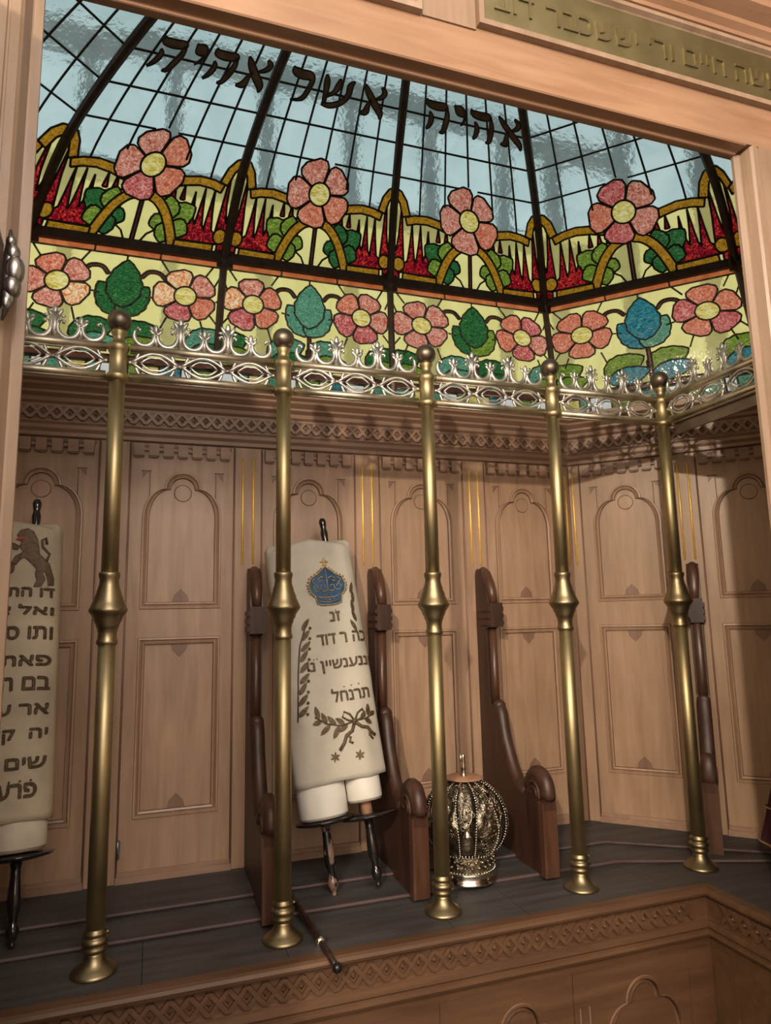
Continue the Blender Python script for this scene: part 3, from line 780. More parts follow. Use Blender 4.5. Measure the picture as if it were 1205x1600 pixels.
for band in (True, False):
    for bi, bay in enumerate((0, 1, 2, 'right', 'left', 'sideright', 'sideleft')):
        if bay == 'sideleft': continue
        win_n += 1; win = struct('window_%d' % win_n)
        pc, ln = (band_design if band else dome_design)(bay, bi)
        made = glass_window(win, bay, band, pc, ln, LOS[-1] if band else UPS[-1], 0.0027 if band else 0.0029)
        if not band and bay in (0, 1, 2):
            word = {0: ['he', 'yod', 'he', 'alef'], 1: ['resh', 'shin', 'alef'], 2: ['he', 'yod', 'he', 'alef']}[bay]     # left to right
            wds = {'he': .082, 'yod': .040, 'alef': .090, 'resh': .080, 'shin': .105}
            gap = 0.022 if bay != 1 else 0.036
            tot = sum(wds[q] for q in word) + gap * (len(word) - 1); x = {0: 0.03, 1: -0.01, 2: 0.03}[bay] - tot / 2
            ol = MB().mat('lead')
            for gname in word:
                mb = MB().mat('lettering')
                for st_ in GLYPH[gname]:
                    poly = brush(st_); P2 = [(x + a * wds[gname], 0.430 + b * 0.074) for a, b in poly]
                    tri = tessellate_polygon([[Vector((a, b, 0)) for a, b in P2]]); nP = len(P2)
                    vsA = [surf_in(bay, False, a / W0 + .5, b, .0075) for a, b in P2]; vsB = [surf_in(bay, False, a / W0 + .5, b, .0030) for a, b in P2]
                    mb.add(vsA + vsB, [tuple(t) for t in tri] + [tuple(nP + i for i in t) for t in tri] + [(i, (i + 1) % nP, nP + (i + 1) % nP, nP + i) for i in range(nP)])
                    ol.tube([surf_in(bay, False, a / W0 + .5, b, .0070) for a, b in P2], .0021, 6, closed=True)
                mb.build('letter', win)
                x += wds[gname] + gap
            ol.build('letter_outline', win)

# iron ribs and the riveted bar
def rib_pts(fn_end, band): 
    C, Sx = (LOC, LOS) if band else (UPC, UPS)
    return [fn_end(*at_s(C, Sx, Sx[-1] * k / 24)) for k in range(25)]
rib_ends = [(lambda y, z, hw, i=i: ends(i, y, z, hw)[0]) for i in (0, 1, 2)] + [lambda y, z, hw: ends(2, y, z, hw)[1], lambda y, z, hw: ends('right', y, z, hw)[1], lambda y, z, hw: ends('left', y, z, hw)[0]]
tn = 3
for fe in rib_ends:
    tn += 1; t = struct('trim_%d' % tn)
    for band, nm in ((False, 'dome_rib'), (True, 'mullion')):
        pts = rib_pts(fe, band); mb = MB().mat('iron' if not band else 'ironb')
        inn = [p + ((CENTER - p).normalized()) * 0.006 for p in pts]
        mb.tube(inn, 0.0122 if not band else 0.0105, 8, flat=1.0, smooth=False); mb.build(nm, t)
    base = fe(*PRF[2]); mb = MB().mat('iron'); q = base + (CENTER - base).normalized() * 0.010
    mb.box(q.x - .022, q.x + .022, q.y - .004, q.y + .004, q.z - .03, q.z + .022)
    for dx in (-.014, .014):
        for dz in (-.018, .012): mb.ball((q.x + dx, q.y - .005, q.z + dz), 0.004, 8, 5)
    mb.build('rivet_plate', t)
for bay in (0, 1, 2, 'right', 'left', 'sideright'):
    tn += 1; t = struct('trim_%d' % tn); A, B = ends(bay, *PRF[2]); mb = MB().mat('iron')
    d = (B - A).normalized(); nrm = Vector((-d.y, d.x, 0)); nrm = nrm if nrm.dot(CENTER - A) > 0 else -nrm
    vs = []
    for P in (A, B):
        for o in (-0.004, 0.012):
            for h in (-0.013, 0.013): vs.append(P + nrm * o + Vector((0, 0, h)))
    mb.add(vs, [(0, 1, 3, 2), (4, 6, 7, 5), (0, 4, 5, 1), (2, 3, 7, 6), (0, 2, 6, 4), (1, 5, 7, 3)]); mb.build('glazing_bar', t)

# frame of the outer skylight behind the glass
ow = struct('trim_30'); mb = MB().mat('outbar')
for x in (-0.27, 0.02, 0.30, 0.58, 0.86, 1.14): mb.box(x - .022, x + .022, 2.02, 2.06, 1.25, 2.55)
mb.box(-0.8, 1.7, 2.02, 2.06, 1.98, 2.05); mb.box(-0.8, 1.7, 2.02, 2.06, 2.50, 2.60); mb.build('skylight_frame', ow)
mb = MB().mat('outbar')
for k in range(5):
    s_ = 0.02 + k * 0.24; x, y = 1.36 + s_ * D2, 2.0 - s_ * D2; mb.box(x - .022, x + .022, y - .022, y + .022, 1.25, 2.55)
mb.build('skylight_frame', ow)
mb = MB().mat('hall'); mb.box(-0.9, 1.8, 0.8, 1.55, 2.42, 2.46); mb.build('skylight_ridge_board', ow)

# ------------------------------------------------------------------ front: door wall, frame, lintel
DX0, DX1, DZ = -0.166, 1.054, 1.530            # clear opening (back edge of the jambs)
dw = struct('wall_door')
mb = MB().mat('panel')
mb.box(-2.6, DX0 - 0.05, 0.915, 0.96, -0.95, 2.9); mb.box(DX1 + 0.05, 3.2, 0.915, 0.96, -0.95, 2.9); mb.box(DX0 - 0.05, DX1 + 0.05, 0.925, 0.96, DZ + 0.02, 2.9)
mb.build('boarding', dw)
fr = struct('door_1')
# jamb and lintel section: from the opening outwards (w) and towards the viewer (d)
SEC = [(0.0, -0.004), (0.0, 0.004), (0.001, 0.006), (0.006, 0.0065), (0.0065, 0.008), (0.0075, 0.026), (0.010, 0.028), (0.13, 0.028)]
SECJ = [(0.0, -0.004), (0.0, 0.002), (0.010, 0.006), (0.013, 0.006), (0.014, 0.010), (0.019, 0.024), (0.023, 0.028), (0.034, 0.028), (0.035, 0.0255), (0.038, 0.0255), (0.039, 0.028), (0.13, 0.028)]
def jpt(side, w, d, z): return ((DX0 - w) if side < 0 else (DX1 + w), 0.93 - d, z)
for side in (-1, 1):
    mb = MB().mat('frontz')
    mb.strips([[jpt(side, w_, d, -0.95), jpt(side, w_, d, DZ + 0.010 * min(1, d / 0.028) if d > 0 else DZ)] for w_, d in SECJ], closed=False); mb.build('jamb', fr)
mb = MB().mat('front')
mb.strips([[(DX0 - w_, 0.93 - d, DZ + w_), (DX1 + w_, 0.93 - d, DZ + w_)] for w_, d in SEC[:-1]], closed=False); mb.build('head_moulding', fr)
# frieze board above with two framed plaque fields, then the crowning cornice
PZ0 = DZ + 0.010
mb = MB().mat('front')
FY = 0.902
mb.box(DX0 - 0.4, 2.2, FY, 0.945, PZ0, 1.95)
mb.build('frieze_board', fr)
mb = MB().mat('frontz'); mb.box(0.389, 0.486, FY - 0.003, FY + 0.01, 1.622, 1.765); mb.build('mullion_stile', fr)
def crown_mould(x0, x1):
    pr_ = [(0.0, 1.766), (0.010, 1.769), (0.012, 1.776), (0.022, 1.784), (0.024, 1.792), (0.050, 1.806), (0.055, 1.822), (0.10, 1.85), (0.11, 1.95), (0.0, 1.95)]
    m_ = MB().mat('front'); m_.strips([[(x0, FY - d, z), (x1, FY - d, z)] for d, z in pr_], closed=False); return m_
crown_mould(-0.6, 2.2).build('crown_moulding', fr)

def plaque(x0, x1, z0, z1, label, text, lab2):
    t = thing('brass_plaque', label, 'plaque', ((x0 + x1) / 2, FY, (z0 + z1) / 2))
    ox, oz = (x0 + x1) / 2, (z0 + z1) / 2
    fw_ = 0.014
    m_ = MB().mat('frontz')
    secs = [(0, 0), (0.001, 0.012), (0.010, 0.013), (0.014, 0.006), (0.016, 0.004)]
    m_.strips([[(a - ox, -d, b - oz) for a, b in ((x0 + i, z0 + i), (x1 - i, z0 + i), (x1 - i, z1 - i), (x0 + i, z1 - i))] for i, d in secs]); m_.build('frame', t)
    m_ = MB().mat('plaque'); m_.box(x0 + .014 - ox, x1 - .014 - ox, -0.004, 0.0, z0 + .014 - oz, z1 - .014 - oz); m_.build('sheet', t)
    if text:
        sp_w = 0.42; words = vis(text).split(' '); ms = []
        for wd_ in words:
            vs, fs = text_mesh(wd_, 0.052, 0.0018, 0.0003); xa, xb = min(v.x for v in vs), max(v.x for v in vs); ms.append((vs, fs, xa, xb))
        tot = sum(m[3] - m[2] for m in ms) + 0.020 * (len(ms) - 1); kx = lab2[1] / tot; x = lab2[0]
        for vs, fs, xa, xb in ms:
            k = 0.041 / 0.0346; m_ = MB().mat('letter_brass')
            m_.add([((v.x - xa) * kx + x - ox, -0.005 - v.z, v.y * k - 0.024) for v in vs], fs); m_.build('raised_word', t); x += (xb - xa + 0.020) * kx
    return t
plaque(0.488, 1.75, 1.628, 1.762, 'long brass plaque with raised Hebrew letters on the lintel, upper right', 'של ר׳ משה חיים ור׳ יששכבר דוב', (0.522, 0.80))
plaque(-0.55, 0.387, 1.621, 1.762, 'brass plaque cut by the top edge, left of the lettered one', None, None)

# open door leaf at the left with its catch
dl = struct('door_2')
mb = MB().mat('divider'); mb.box(-0.33, -0.295, 0.30, 0.86, -0.95, 1.5); mb.build('leaf', dl)
kn = thing('door_catch', 'worn steel lobed door catch on the left door jamb', 'catch', (-0.188, 0.893, 1.072))
mb = MB().mat('divider'); mb.prism([(-.04, .145), (-.014, .11), (.002, .05), (.002, -.02), (-.010, -.045), (-.04, -.03)], lambda a, b: (a - .004, -.02, b), lambda a, b: (a - .004, 0.02, b)); mb.build('wooden_block', kn)
mb = MB().mat('steel')
for (x, z, r, q) in ((.010, .045, .008, 1.0), (.013, .030, .011, 1.1), (.016, .008, .015, 1.3), (.014, -.014, .014, 1.1), (.009, -.034, .009, 1.3)): mb.ball((x, -.012, z), r, 12, 8, (0.75, 0.8, q))
mb.tube([(.008, -.008, .062), (.010, -.010, .03), (.010, -.010, -.03), (.004, -.008, -.056)], [.002, .008, .009, .002], 8); mb.build('catch', kn)

# hall around the viewer
hall = struct('wall_hall'); mb = MB().mat('hall')
mb.box(-2.65, -2.6, -3.6, 0.92, -0.95, 2.9); mb.box(3.2, 3.25, -3.6, 0.92, -0.95, 2.9); mb.box(-2.6, 3.2, -3.65, -3.6, -0.95, 2.9); mb.build('plaster', hall)
ce = struct('ceiling'); mb = MB().mat('hall'); mb.box(-2.65, 3.25, -3.65, 0.96, 2.9, 2.95); mb.build('plaster', ce)
hf = struct('floor_hall'); mb = MB().mat('boards'); mb.box(-2.65, 3.25, -3.65, 2.1, -1.0, -0.95); mb.build('hall_boards', hf)

# ------------------------------------------------------------------ brass posts
PY, PX0, PS = 1.507, -0.0865, 0.3582
def post_parts(t):
    m_ = MB().mat('knob'); m_.lathe([(.002, 0), (.042, 0), (.042, .004), (.040, .007), (.030, .013), (.021, .022), (.0175, .032), (.017, .038)], 32); m_.build('flange', t)
    m_ = MB().mat('knob')
    pr_ = [(.0175, .036)]
    for zc, r in ((.044, .0235), (.057, .0245), (.071, .022)):
        pr_ += [(r - .004, zc - .006), (r, zc - .002), (r, zc + .002), (r - .004, zc + .006)]
    pr_ += [(.0175, .080)]; m_.lathe(pr_, 28)
    m_.ball((.022, -.006, .071), .0035, 8, 6); m_.build('ring_base', t)
    m_ = MB().mat('brass'); m_.lathe([(.0178, .078), (.0174, .35), (.0170, .612)], 28); m_.build('lower_tube', t)
    m_ = MB().mat('knob')
    m_.lathe([(.0175, .606), (.0205, .609), (.0205, .615), (.0185, .618), (.0180, .630), (.0205, .641), (.0225, .643), (.0225, .647), (.0275, .656), (.0278, .660), (.0335, .668), (.0365, .6725), (.0375, .676), (.0365, .6795),
              (.0325, .688), (.0285, .697), (.0280, .701), (.0235, .712), (.0230, .716), (.0195, .727), (.0185, .737), (.0205, .744), (.0210, .748), (.0205, .752), (.0170, .754)], 36); m_.build('baluster_knob', t)
    m_ = MB().mat('brass'); m_.lathe([(.0168, .752), (.0164, .95), (.0160, 1.162)], 28); m_.build('upper_tube', t)
    m_ = MB().mat('brass')
    m_.lathe([(.0160, 1.158), (.0220, 1.163), (.0235, 1.169), (.0235, 1.173), (.0205, 1.178), (.0178, 1.180), (.0178, 1.224), (.0205, 1.228), (.0225, 1.234), (.0225, 1.239), (.0200, 1.244), (.0150, 1.247), (.0120, 1.254), (.0125, 1.262), (.0165, 1.270), (.0155, 1.276)], 28); m_.build('collar', t)
    m_ = MB().mat('ball'); m_.ball((0, 0, 1.298), .0252, 26, 18); m_.build('ball_finial', t)
plabels = ['tall brass railing post with ball finial, leftmost, nearest the lion embroidered scroll',
           'tall brass railing post standing in front of the ivory scroll with the blue crown',
           'tall brass railing post standing just left of the silver crown',
           'brass railing post between the silver crown and the corner post, fourth from the left',
           'brass railing corner post at the right, where the rail turns back']
p0 = thing('railing_post', plabels[0], 'post', (PX0, PY, 0), group='brass railing posts on the ledge'); post_parts(p0)
xs_fix = [0.0, 0.0, 0.0, 0.0, 0.0]
for i in range(1, 5):
    c = copy_tree(p0); c.location = (PX0 + PS * i, PY, 0); c['label'] = plabels[i]

# ------------------------------------------------------------------ railing sections
def rail_parts(t, L):
    """rail of length L along local x, z in ledge heights"""
    x0, x1 = 0.0240, L - 0.0240
    for z, r, nm in ((1.238, .0098, 'top_bar'), (1.174, .0092, 'bottom_bar')):
        m_ = MB().mat('rail'); m_.tube([(x0, 0, z), (x1, 0, z)], r, 12)
        m_.tube([(x0, 0, z - r * .9), (x1, 0, z - r * .9)], .0035, 6); m_.build(nm, t)
    n = 3; per = (x1 - x0) / n
    for k in range(n):
        cx = x0 + per * (k + .5); zc = 1.206; m_ = MB().mat('crest'); hw = per * .46
        for sg in (1, -1):
            m_.tube([(cx - hw + 2 * hw * t / 14, -.002, zc + sg * .0235 * math.sin(PI * t / 14)) for t in range(15)], .0036, 6)
            m_.tube([(cx - hw * .62 + 1.24 * hw * t / 12, -.002, zc + sg * (.0135 * math.sin(PI * t / 12) + .0025 * abs(math.sin(2 * PI * t / 12)))) for t in range(13)], .0022, 5)
            m_.tube([(cx + sg * .0405 * math.cos(a), .001, zc + .0405 * math.sin(a)) for a in [math.radians(-52 + 104 * t / 10) for t in range(11)]], .0034, 6)
            m_.ball((cx + sg * per * .5, 0, zc), .0045, 8, 6)
        m_.build('vesica_ornament', t)
        # crest: pair of scrolls with a small fleur between
        m_ = MB().mat('crest'); zb = 1.2465
        for sg in (1, -1):
            xc = cx + sg * per * .235; R = per * .205
            pts = [(xc + sg * R * math.cos(a) * (1.0), -.001, zb + .023 + .0235 * math.sin(a)) for a in [math.radians(55 - 290 * t / 16) if False else math.radians(35 - 250 * t / 16) for t in range(17)]]
            rr = [.0030 + .0036 * math.sin(PI * t / 16) for t in range(17)]
            m_.tube(pts, rr, 7)
            e = pts[0]; m_.tube([e, (e[0] - sg * .004, e[1], e[2] + .004), (e[0] - sg * .009, e[1], e[2] + .001), (e[0] - sg * .007, e[1], e[2] - .004)], [.0025, .0028, .003, .0035], 6)
            e = pts[-1]; m_.tube([e, (e[0] + sg * .002, e[1], e[2] + .006), (e[0] + sg * .007, e[1], e[2] + .007)], [.0022, .0028, .0032], 6)
        m_.build('scroll_pair', t)
        m_ = MB().mat('crest')
        m_.tube([(cx, -.002, zb), (cx, -.002, zb + .030)], [.0045, .003], 8)
        m_.ball((cx, -.002, zb + .041), .0062, 8, 6, (.8, .55, 1.7))
        for sg in (1, -1): m_.ball((cx + sg * .0085, -.002, zb + .033), .0050, 8, 6, (.75, .5, 1.6), Matrix.Rotation(sg * .75, 3, 'Y'))
        m_.tube([(cx - .008, -.003, zb + .026), (cx + .008, -.003, zb + .026)], .0024, 6)
        m_.build('small_fleur', t)
        if k < n - 1:
            cx = x0 + per * (k + 1); m_ = MB().mat('crest')
            m_.tube([(cx, -.002, zb - .004), (cx, -.002, zb + .030), (cx, -.002, zb + .058)], [.0065, .0055, .0075], 8, flat=.6)
            m_.ball((cx, -.003, zb + .060), .0075, 8, 6, (.8, .5, 1.7))
            for sg in (1, -1):
                m_.ball((cx + sg * .0105, -.003, zb + .055), .006, 8, 6, (.7, .5, 1.7), Matrix.Rotation(sg * .55, 3, 'Y'))
                m_.ball((cx + sg * .0165, -.002, zb + .048), .0042, 8, 6, (1.3, .6, .8))
                m_.tube([(cx + sg * .003, -.004, zb + .012), (cx + sg * .006, -.004, zb + .035), (cx + sg * .012, -.004, zb + .052)], .0018, 5)
            m_.build('leaf_finial', t)
rlabels = ['pierced brass rail with fleur cresting, between the first and second posts from the left',
           'pierced brass rail with fleur cresting, above the ivory scroll, between second and third posts',
           'pierced brass rail with fleur cresting, above the silver crown, between third and fourth posts',
           'pierced brass rail with fleur cresting, ending at the right corner post',
           'pierced brass rail with cresting at the far left, running behind the door jamb']
r0 = thing('railing_section', rlabels[0], 'railing', (PX0, PY, 0), group='pierced brass rails between the posts'); rail_parts(r0, PS)
for i, k in ((1, 1), (2, 2), (3, 3), (4, -1)):
    c = copy_tree(r0); c.location = (PX0 + PS * k, PY, 0); c['label'] = rlabels[i]
c = copy_tree(r0); c.location = (PX0 + PS * 4, PY, 0); c.rotation_euler = (0, 0, -PI / 2)
c['label'] = 'pierced brass rail turning back from the corner post towards the right jamb'
st = MB().mat('ball'); st.box(0.05, PS + 0.15, -0.004, 0.004, 1.128, 1.158); st.box(0.05, PS + 0.15, -0.012, 0.012, 1.156, 1.160)
st.build('flat_stay', c)

# ------------------------------------------------------------------ stall dividers
ARM = [(0.0, 0.0), (0.0, .757), (.008, .776), (.022, .780), (.034, .772), (.044, .755), (.056, .742), (.070, .722), (.080, .700), (.086, .676), (.086, .606), (.066, .600), (.066, .400), (.074, .390),
       (.088, .385), (.102, .376), (.112, .358), (.120, .325), (.132, .290), (.152, .252), (.176, .216), (.205, .189), (.232, .178), (.256, .180), (.268, .192), (.276, .212), (.292, .232), (.316, .243), (.340, .236), (.358, .216), (.366, .186), (.362, .150), (.352, 0.0)]
ARM = [(a * 0.91, b) for a, b in ARM]
def divider_parts(t):
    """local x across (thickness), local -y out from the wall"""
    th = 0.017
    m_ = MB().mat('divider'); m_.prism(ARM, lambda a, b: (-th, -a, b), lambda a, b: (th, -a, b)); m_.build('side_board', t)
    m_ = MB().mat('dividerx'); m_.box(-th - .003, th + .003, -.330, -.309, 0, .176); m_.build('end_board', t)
    m_ = MB().mat('divider')
    for z in (.612, .632, .652): m_.box(-.0245, .0245, -.096, -.026, z, z + .012)
    m_.box(-.017, .017, -.098, -.030, .606, .676); m_.box(-.020, .020, -.100, -.070, .606, .676); m_.build('clasp_block', t)
    m_ = MB().mat('dividerx'); m_.tube([(0, -.068, .392), (0, -.070, .45), (0, -.070, .606)], [.013, .012, .011], 14)
    m_.tube([(0, -.080, .676), (0, -.074, .705), (0, -.060, .733), (0, -.040, .762), (0, -.020, .776)], [.012, .014, .0165, .016, .012], 12); m_.build('front_rod', t)
    m_ = MB().mat('divider')
    cv = ARM[14:24]
    m_.tube([(0, -a, b) for a, b in cv], [.0185] * len(cv), 10); m_.ball((0, -.090, .384), .019, 12, 8, (1, .9, .9))
    m_.tube([(0, -.288 - .038 * math.cos(a), .196 + .042 * math.sin(a)) for a in [math.radians(180 - 195 * k / 14) for k in range(15)]], .0195, 10, cap=True)
    for sx in (-1, 1):
        for r_ in (.014, .026):
            m_.tube([(sx * .0185, -.288 - r_ * math.cos(a), .190 + r_ * 1.15 * math.sin(a)) for a in [math.radians(190 - 210 * k / 14) for k in range(15)]], .0035, 6)
    m_.build('armrest_moulding', t)
dlabels = ['dark wood stall divider behind the second brass post, left of the ivory scroll', 'dark wood stall divider between the ivory scroll and the silver crown',
           'dark wood stall divider with scrolled arm, right of the silver crown', 'dark wood stall divider on the slanting right wall, behind the corner post']
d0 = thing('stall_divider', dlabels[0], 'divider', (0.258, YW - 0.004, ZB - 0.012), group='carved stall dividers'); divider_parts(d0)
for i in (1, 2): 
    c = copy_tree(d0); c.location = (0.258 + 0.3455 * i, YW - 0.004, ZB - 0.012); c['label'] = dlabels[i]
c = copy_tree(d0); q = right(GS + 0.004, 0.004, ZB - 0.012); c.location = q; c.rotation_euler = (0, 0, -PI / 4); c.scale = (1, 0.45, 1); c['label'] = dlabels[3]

# ------------------------------------------------------------------ torah scrolls
def mantle_front(hw, dep, x):
    """depth of the cloth front at x (superellipse)"""
    u = min(1.0, abs(x) / hw); return -dep * (1 - u ** 3.2) ** (1 / 2.4)
class Mantle:
    def __init__(s, hwb, hwt, dep, z0, z1, seed): s.hwb, s.hwt, s.dep, s.z0, s.z1, s.seed = hwb, hwt, dep, z0, z1, seed
    def hw(s, z): t = (z - s.z0) / (s.z1 - s.z0); return s.hwb + (s.hwt - s.hwb) * t
    def fold(s, x, z):
        t = max(0, (s.z1 - z) / (s.z1 - s.z0))
        return 0.0065 * noise.noise(Vector((x * 15 + z * 4 + s.seed, z * 3.5 - x * 5, s.seed))) + 0.009 * (0.3 + 0.7 * t) * noise.noise(Vector((x * 26, z * 1.4 + s.seed, 3.1))) + 0.003 * noise.noise(Vector((x * 40 + z * 22, z * 16, 1.0 + s.seed)))
    def y(s, x, z): return mantle_front(s.hw(z), s.dep, x) + s.fold(x, z)
    def mesh(s, mb):
        n, m = 64, 46; loops = []
        for j in range(m + 1):
            z = s.z0 + (s.z1 - s.z0) * j / m; hw = s.hw(z); L = []
            for k in range(n):
                a = 2 * PI * k / n; ca, sa = math.cos(a), math.sin(a)
                x = hw * math.copysign(abs(ca) ** (2 / 3.0), ca); yy = s.dep * math.copysign(abs(sa) ** (2 / 2.6), sa)
                tt = j / m; 
                if sa <= 0: yy = s.y(x * .999, z)
                else: yy = yy * .75 + s.fold(x, z + 5)
                zz = z + (0.006 * noise.noise(Vector((x * 9, yy * 9, s.seed))) if j == 0 else 0)
                if j == m: zz -= 0.018 * (abs(x) / hw - 0.8) if abs(x) / hw < .93 else -0.012
                L.append((x, yy, zz))
            loops.append(L)
        # rounded-over shoulders and open hem
        top = loops[-1]; loops.append([(p[0] * .94, p[1] * .8, p[2] + .010) for p in top]); loops.append([(p[0] * .5, p[1] * .3, p[2] + .014) for p in top]); loops.append([(p[0] * .02, p[1] * .02, p[2] + .014) for p in top])
        inner = [(p[0] * .95, p[1] * .92, p[2] + .02) for p in loops[0]]
        mb.strips([inner, [(p[0] * .985, p[1] * .97, p[2]) for p in loops[0]]] + loops, smooth=True)
    def pt(s, x, z, lift): return (x, s.y(x, z) - lift, z)

def letters(mb, mt, txt, cx, z, h, width=None, fat=0.0, lift=0.0032):
    vs, fs = text_mesh(vis(txt), h * 1.35, 0.0, fat)
    xa, xb = min(v.x for v in vs), max(v.x for v in vs); ya, yb = min(v.y for v in vs), max(v.y for v in vs)
    kx = (width / (xb - xa)) if width else 1.0; kz = h / (yb - ya) if width else 1.0
    bm = bmesh.new(); bv = [bm.verts.new((v.x, v.y, 0)) for v in vs]
    for f in fs:
        try: bm.faces.new([bv[i] for i in f])
        except ValueError: pass
    bmesh.ops.remove_doubles(bm, verts=bm.verts, dist=1e-6)
    for _ in range(3):
        le = [e for e in bm.edges if e.calc_length() * max(kx, kz) > 0.006]
        if le: bmesh.ops.subdivide_edges(bm, edges=le, cuts=1); bmesh.ops.triangulate(bm, faces=bm.faces[:])
    bm.verts.index_update()
    P = [((v.co.x - (xa + xb) / 2) * kx + cx, (v.co.y - ya) * kz + z) for v in bm.verts]
    mb.add([mt.pt(p[0], p[1], lift) for p in P], [tuple(v.index for v in f.verts) for f in bm.faces])
    for e in bm.edges:
        if len(e.link_faces) == 1: mb.tube([mt.pt(*P[v.index], lift * .8) for v in e.verts], 0.0010 if fat <= 0 else 0.0016, 5)
    bm.free()

def patch(mb, poly, mt, lift, step=0.006):
    """cloth applique that follows the cover"""
    P = [Vector(p) for p in poly]; faces = [list(range(len(P)))]
    if sum(P[i].x * P[(i + 1) % len(P)].y - P[(i + 1) % len(P)].x * P[i].y for i in range(len(P))) < 0: faces = [faces[0][::-1]]
    x0, x1 = min(p.x for p in P), max(p.x for p in P); y0, y1 = min(p.y for p in P), max(p.y for p in P); nb = len(P)
    def inside(x, y):
        r = False; j = nb - 1
        for i in range(nb):
            if (P[i].y > y) != (P[j].y > y) and x < (P[j].x - P[i].x) * (y - P[i].y) / (P[j].y - P[i].y) + P[i].x: r = not r
            j = i
        return r
    G = []
    x = x0 + step / 2
    while x < x1:
        y = y0 + step / 2
        while y < y1:
            if inside(x, y): G.append(Vector((x, y)))
            y += step
        x += step
    vo, _, fo, _, _, _ = delaunay_2d_cdt(P + G, [], faces, 1, 1e-6)
    fo = [f for f in fo if inside(sum(vo[i].x for i in f) / len(f), sum(vo[i].y for i in f) / len(f))]
    mb.add([mt.pt(p.x, p.y, lift) for p in vo], fo)
def leaf_sprig(mb, mt, x0, z0, ang, L, wd, lift=0.0030):
    q = leaf_poly(x0, z0, x0 + L * math.cos(ang), z0 + L * math.sin(ang), wd, 0, 6)
    mb.prism(q, lambda a, b: mt.pt(a, b, lift), lambda a, b: mt.pt(a, b, 0))

def roller_parts(t, x, y, z_plate, worn, up_top, paper_r, z_pap0, z_pap1, aged=False):
    """one wooden roller: stave below, plate, parchment, stave above"""
    m_ = MB().mat('parchment2' if aged else 'parchment'); n = 40
    pr_ = [(paper_r * .2, z_pap0 + .002), (paper_r * .97, z_pap0), (paper_r, z_pap0 + .004), (paper_r, z_pap1), (paper_r * .2, z_pap1)]
    m_.lathe(pr_, n, (x, y, 0)); 
    m_.mat('parchment2')
    for r_ in (.55, .75, .9): m_.lathe([(paper_r * r_, z_pap0 - .001), (paper_r * r_ + .001, z_pap0 - .004), (paper_r * r_ + .002, z_pap0 - .001)], n, (x, y, 0), cap=False)
    m_.build('parchment_roll', t)
    m_ = MB().mat('lacquer'); m_.lathe([(.012, z_plate - .012), (.020, z_plate - .010), (.045, z_plate - .007), (.068, z_plate - .002), (.072, z_plate + .001), (.071, z_plate + .004), (.020, z_plate + .006)], 44, (x, y, 0)); m_.build('roller_plate', t)
    m_ = MB().mat('barewood'); m_.tube([(x, y, z_plate), (x, y, z_pap0 + .03)], .0135, 16); m_.build('stave_core', t)
    hp = [(.004, 0.0), (.006, .002), (.0065, .007), (.004, .011), (.0085, .016), (.0125, .026), (.0125, .034), (.0085, .043), (.0075, .047), (.0085, .050), (.0080, .054), (.0120, .066), (.0135, .085), (.0125, .105), (.0100, .130), (.0105, .136), (.0095, .140), (.0120, z_plate - .012), (.018, z_plate - .006)]
    m_ = MB().mat('worn' if worn else 'lacquer'); m_.lathe(hp, 22, (x, y, 0)); m_.build('handle', t)
    m_ = MB().mat('lacquer'); z = up_top - .12
    m_.lathe([(.009, z - .02), (.011, z + .02), (.0085, z + .05), (.0105, z + .075), (.0075, z + .088), (.0090, z + .098), (.0105, z + .108), (.0075, z + .117), (.002, z + .12)], 18, (x, y, 0)); m_.build('upper_stave', t)

# -- ivory scroll with blue crown
sc = thing('torah_scroll', 'ivory scroll cover with blue crown emblem leaning between two dark dividers', 'scroll', (0.474, 1.655, 0.012), (math.radians(-11.5), math.radians(-5.5), 0))
roller_parts(sc, -0.052, 0.008, 0.165, True, 0.80, 0.060, 0.176, 0.35)
roller_parts(sc, 0.052, -0.006, 0.158, False, 0.93, 0.043, 0.196, 0.35)
mt = Mantle(0.116, 0.117, 0.056, 0.248, 0.835, 1.7)
mb = MB().mat('linen'); mt.mesh(mb); mo = mb.build('mantle', sc)
CX = 0.025                          # the embroidery is centred right of the middle
# crown emblem
cz = 0.700
def cpt(lift): return lambda a, b: mt.pt(a, b, lift)
em = MB().mat('blue')
body = [(-.032, -.020), (-.020, -.024), (0, -.0255), (.020, -.024), (.032, -.020), (.036, 0.0), (.046, .012), (.050, .030), (.042, .048), (.022, .058), (.008, .070), (0, .078), (-.008, .070), (-.022, .058), (-.042, .048), (-.050, .030), (-.046, .012), (-.036, 0.0)]
patch(em, [(CX + a, cz + b) for a, b in body], mt, .0026); em.build('blue_crown', mo, label='blue velvet crown emblem outlined in gold')
eg = MB().mat('goldthread')
def gold(line, r=.0014, closed=False): eg.tube([mt.pt(CX + a, cz + b, .0042) for a, b in line], r, 6, closed=closed)
gold(body, .0016, True); gold([(-.036, 0), (-.018, -.005), (0, -.006), (.018, -.005), (.036, 0)]); gold([(-.031, -.014), (0, -.018), (.031, -.014)], .001)
gold([(0, .078), (0, .0)], .0012)
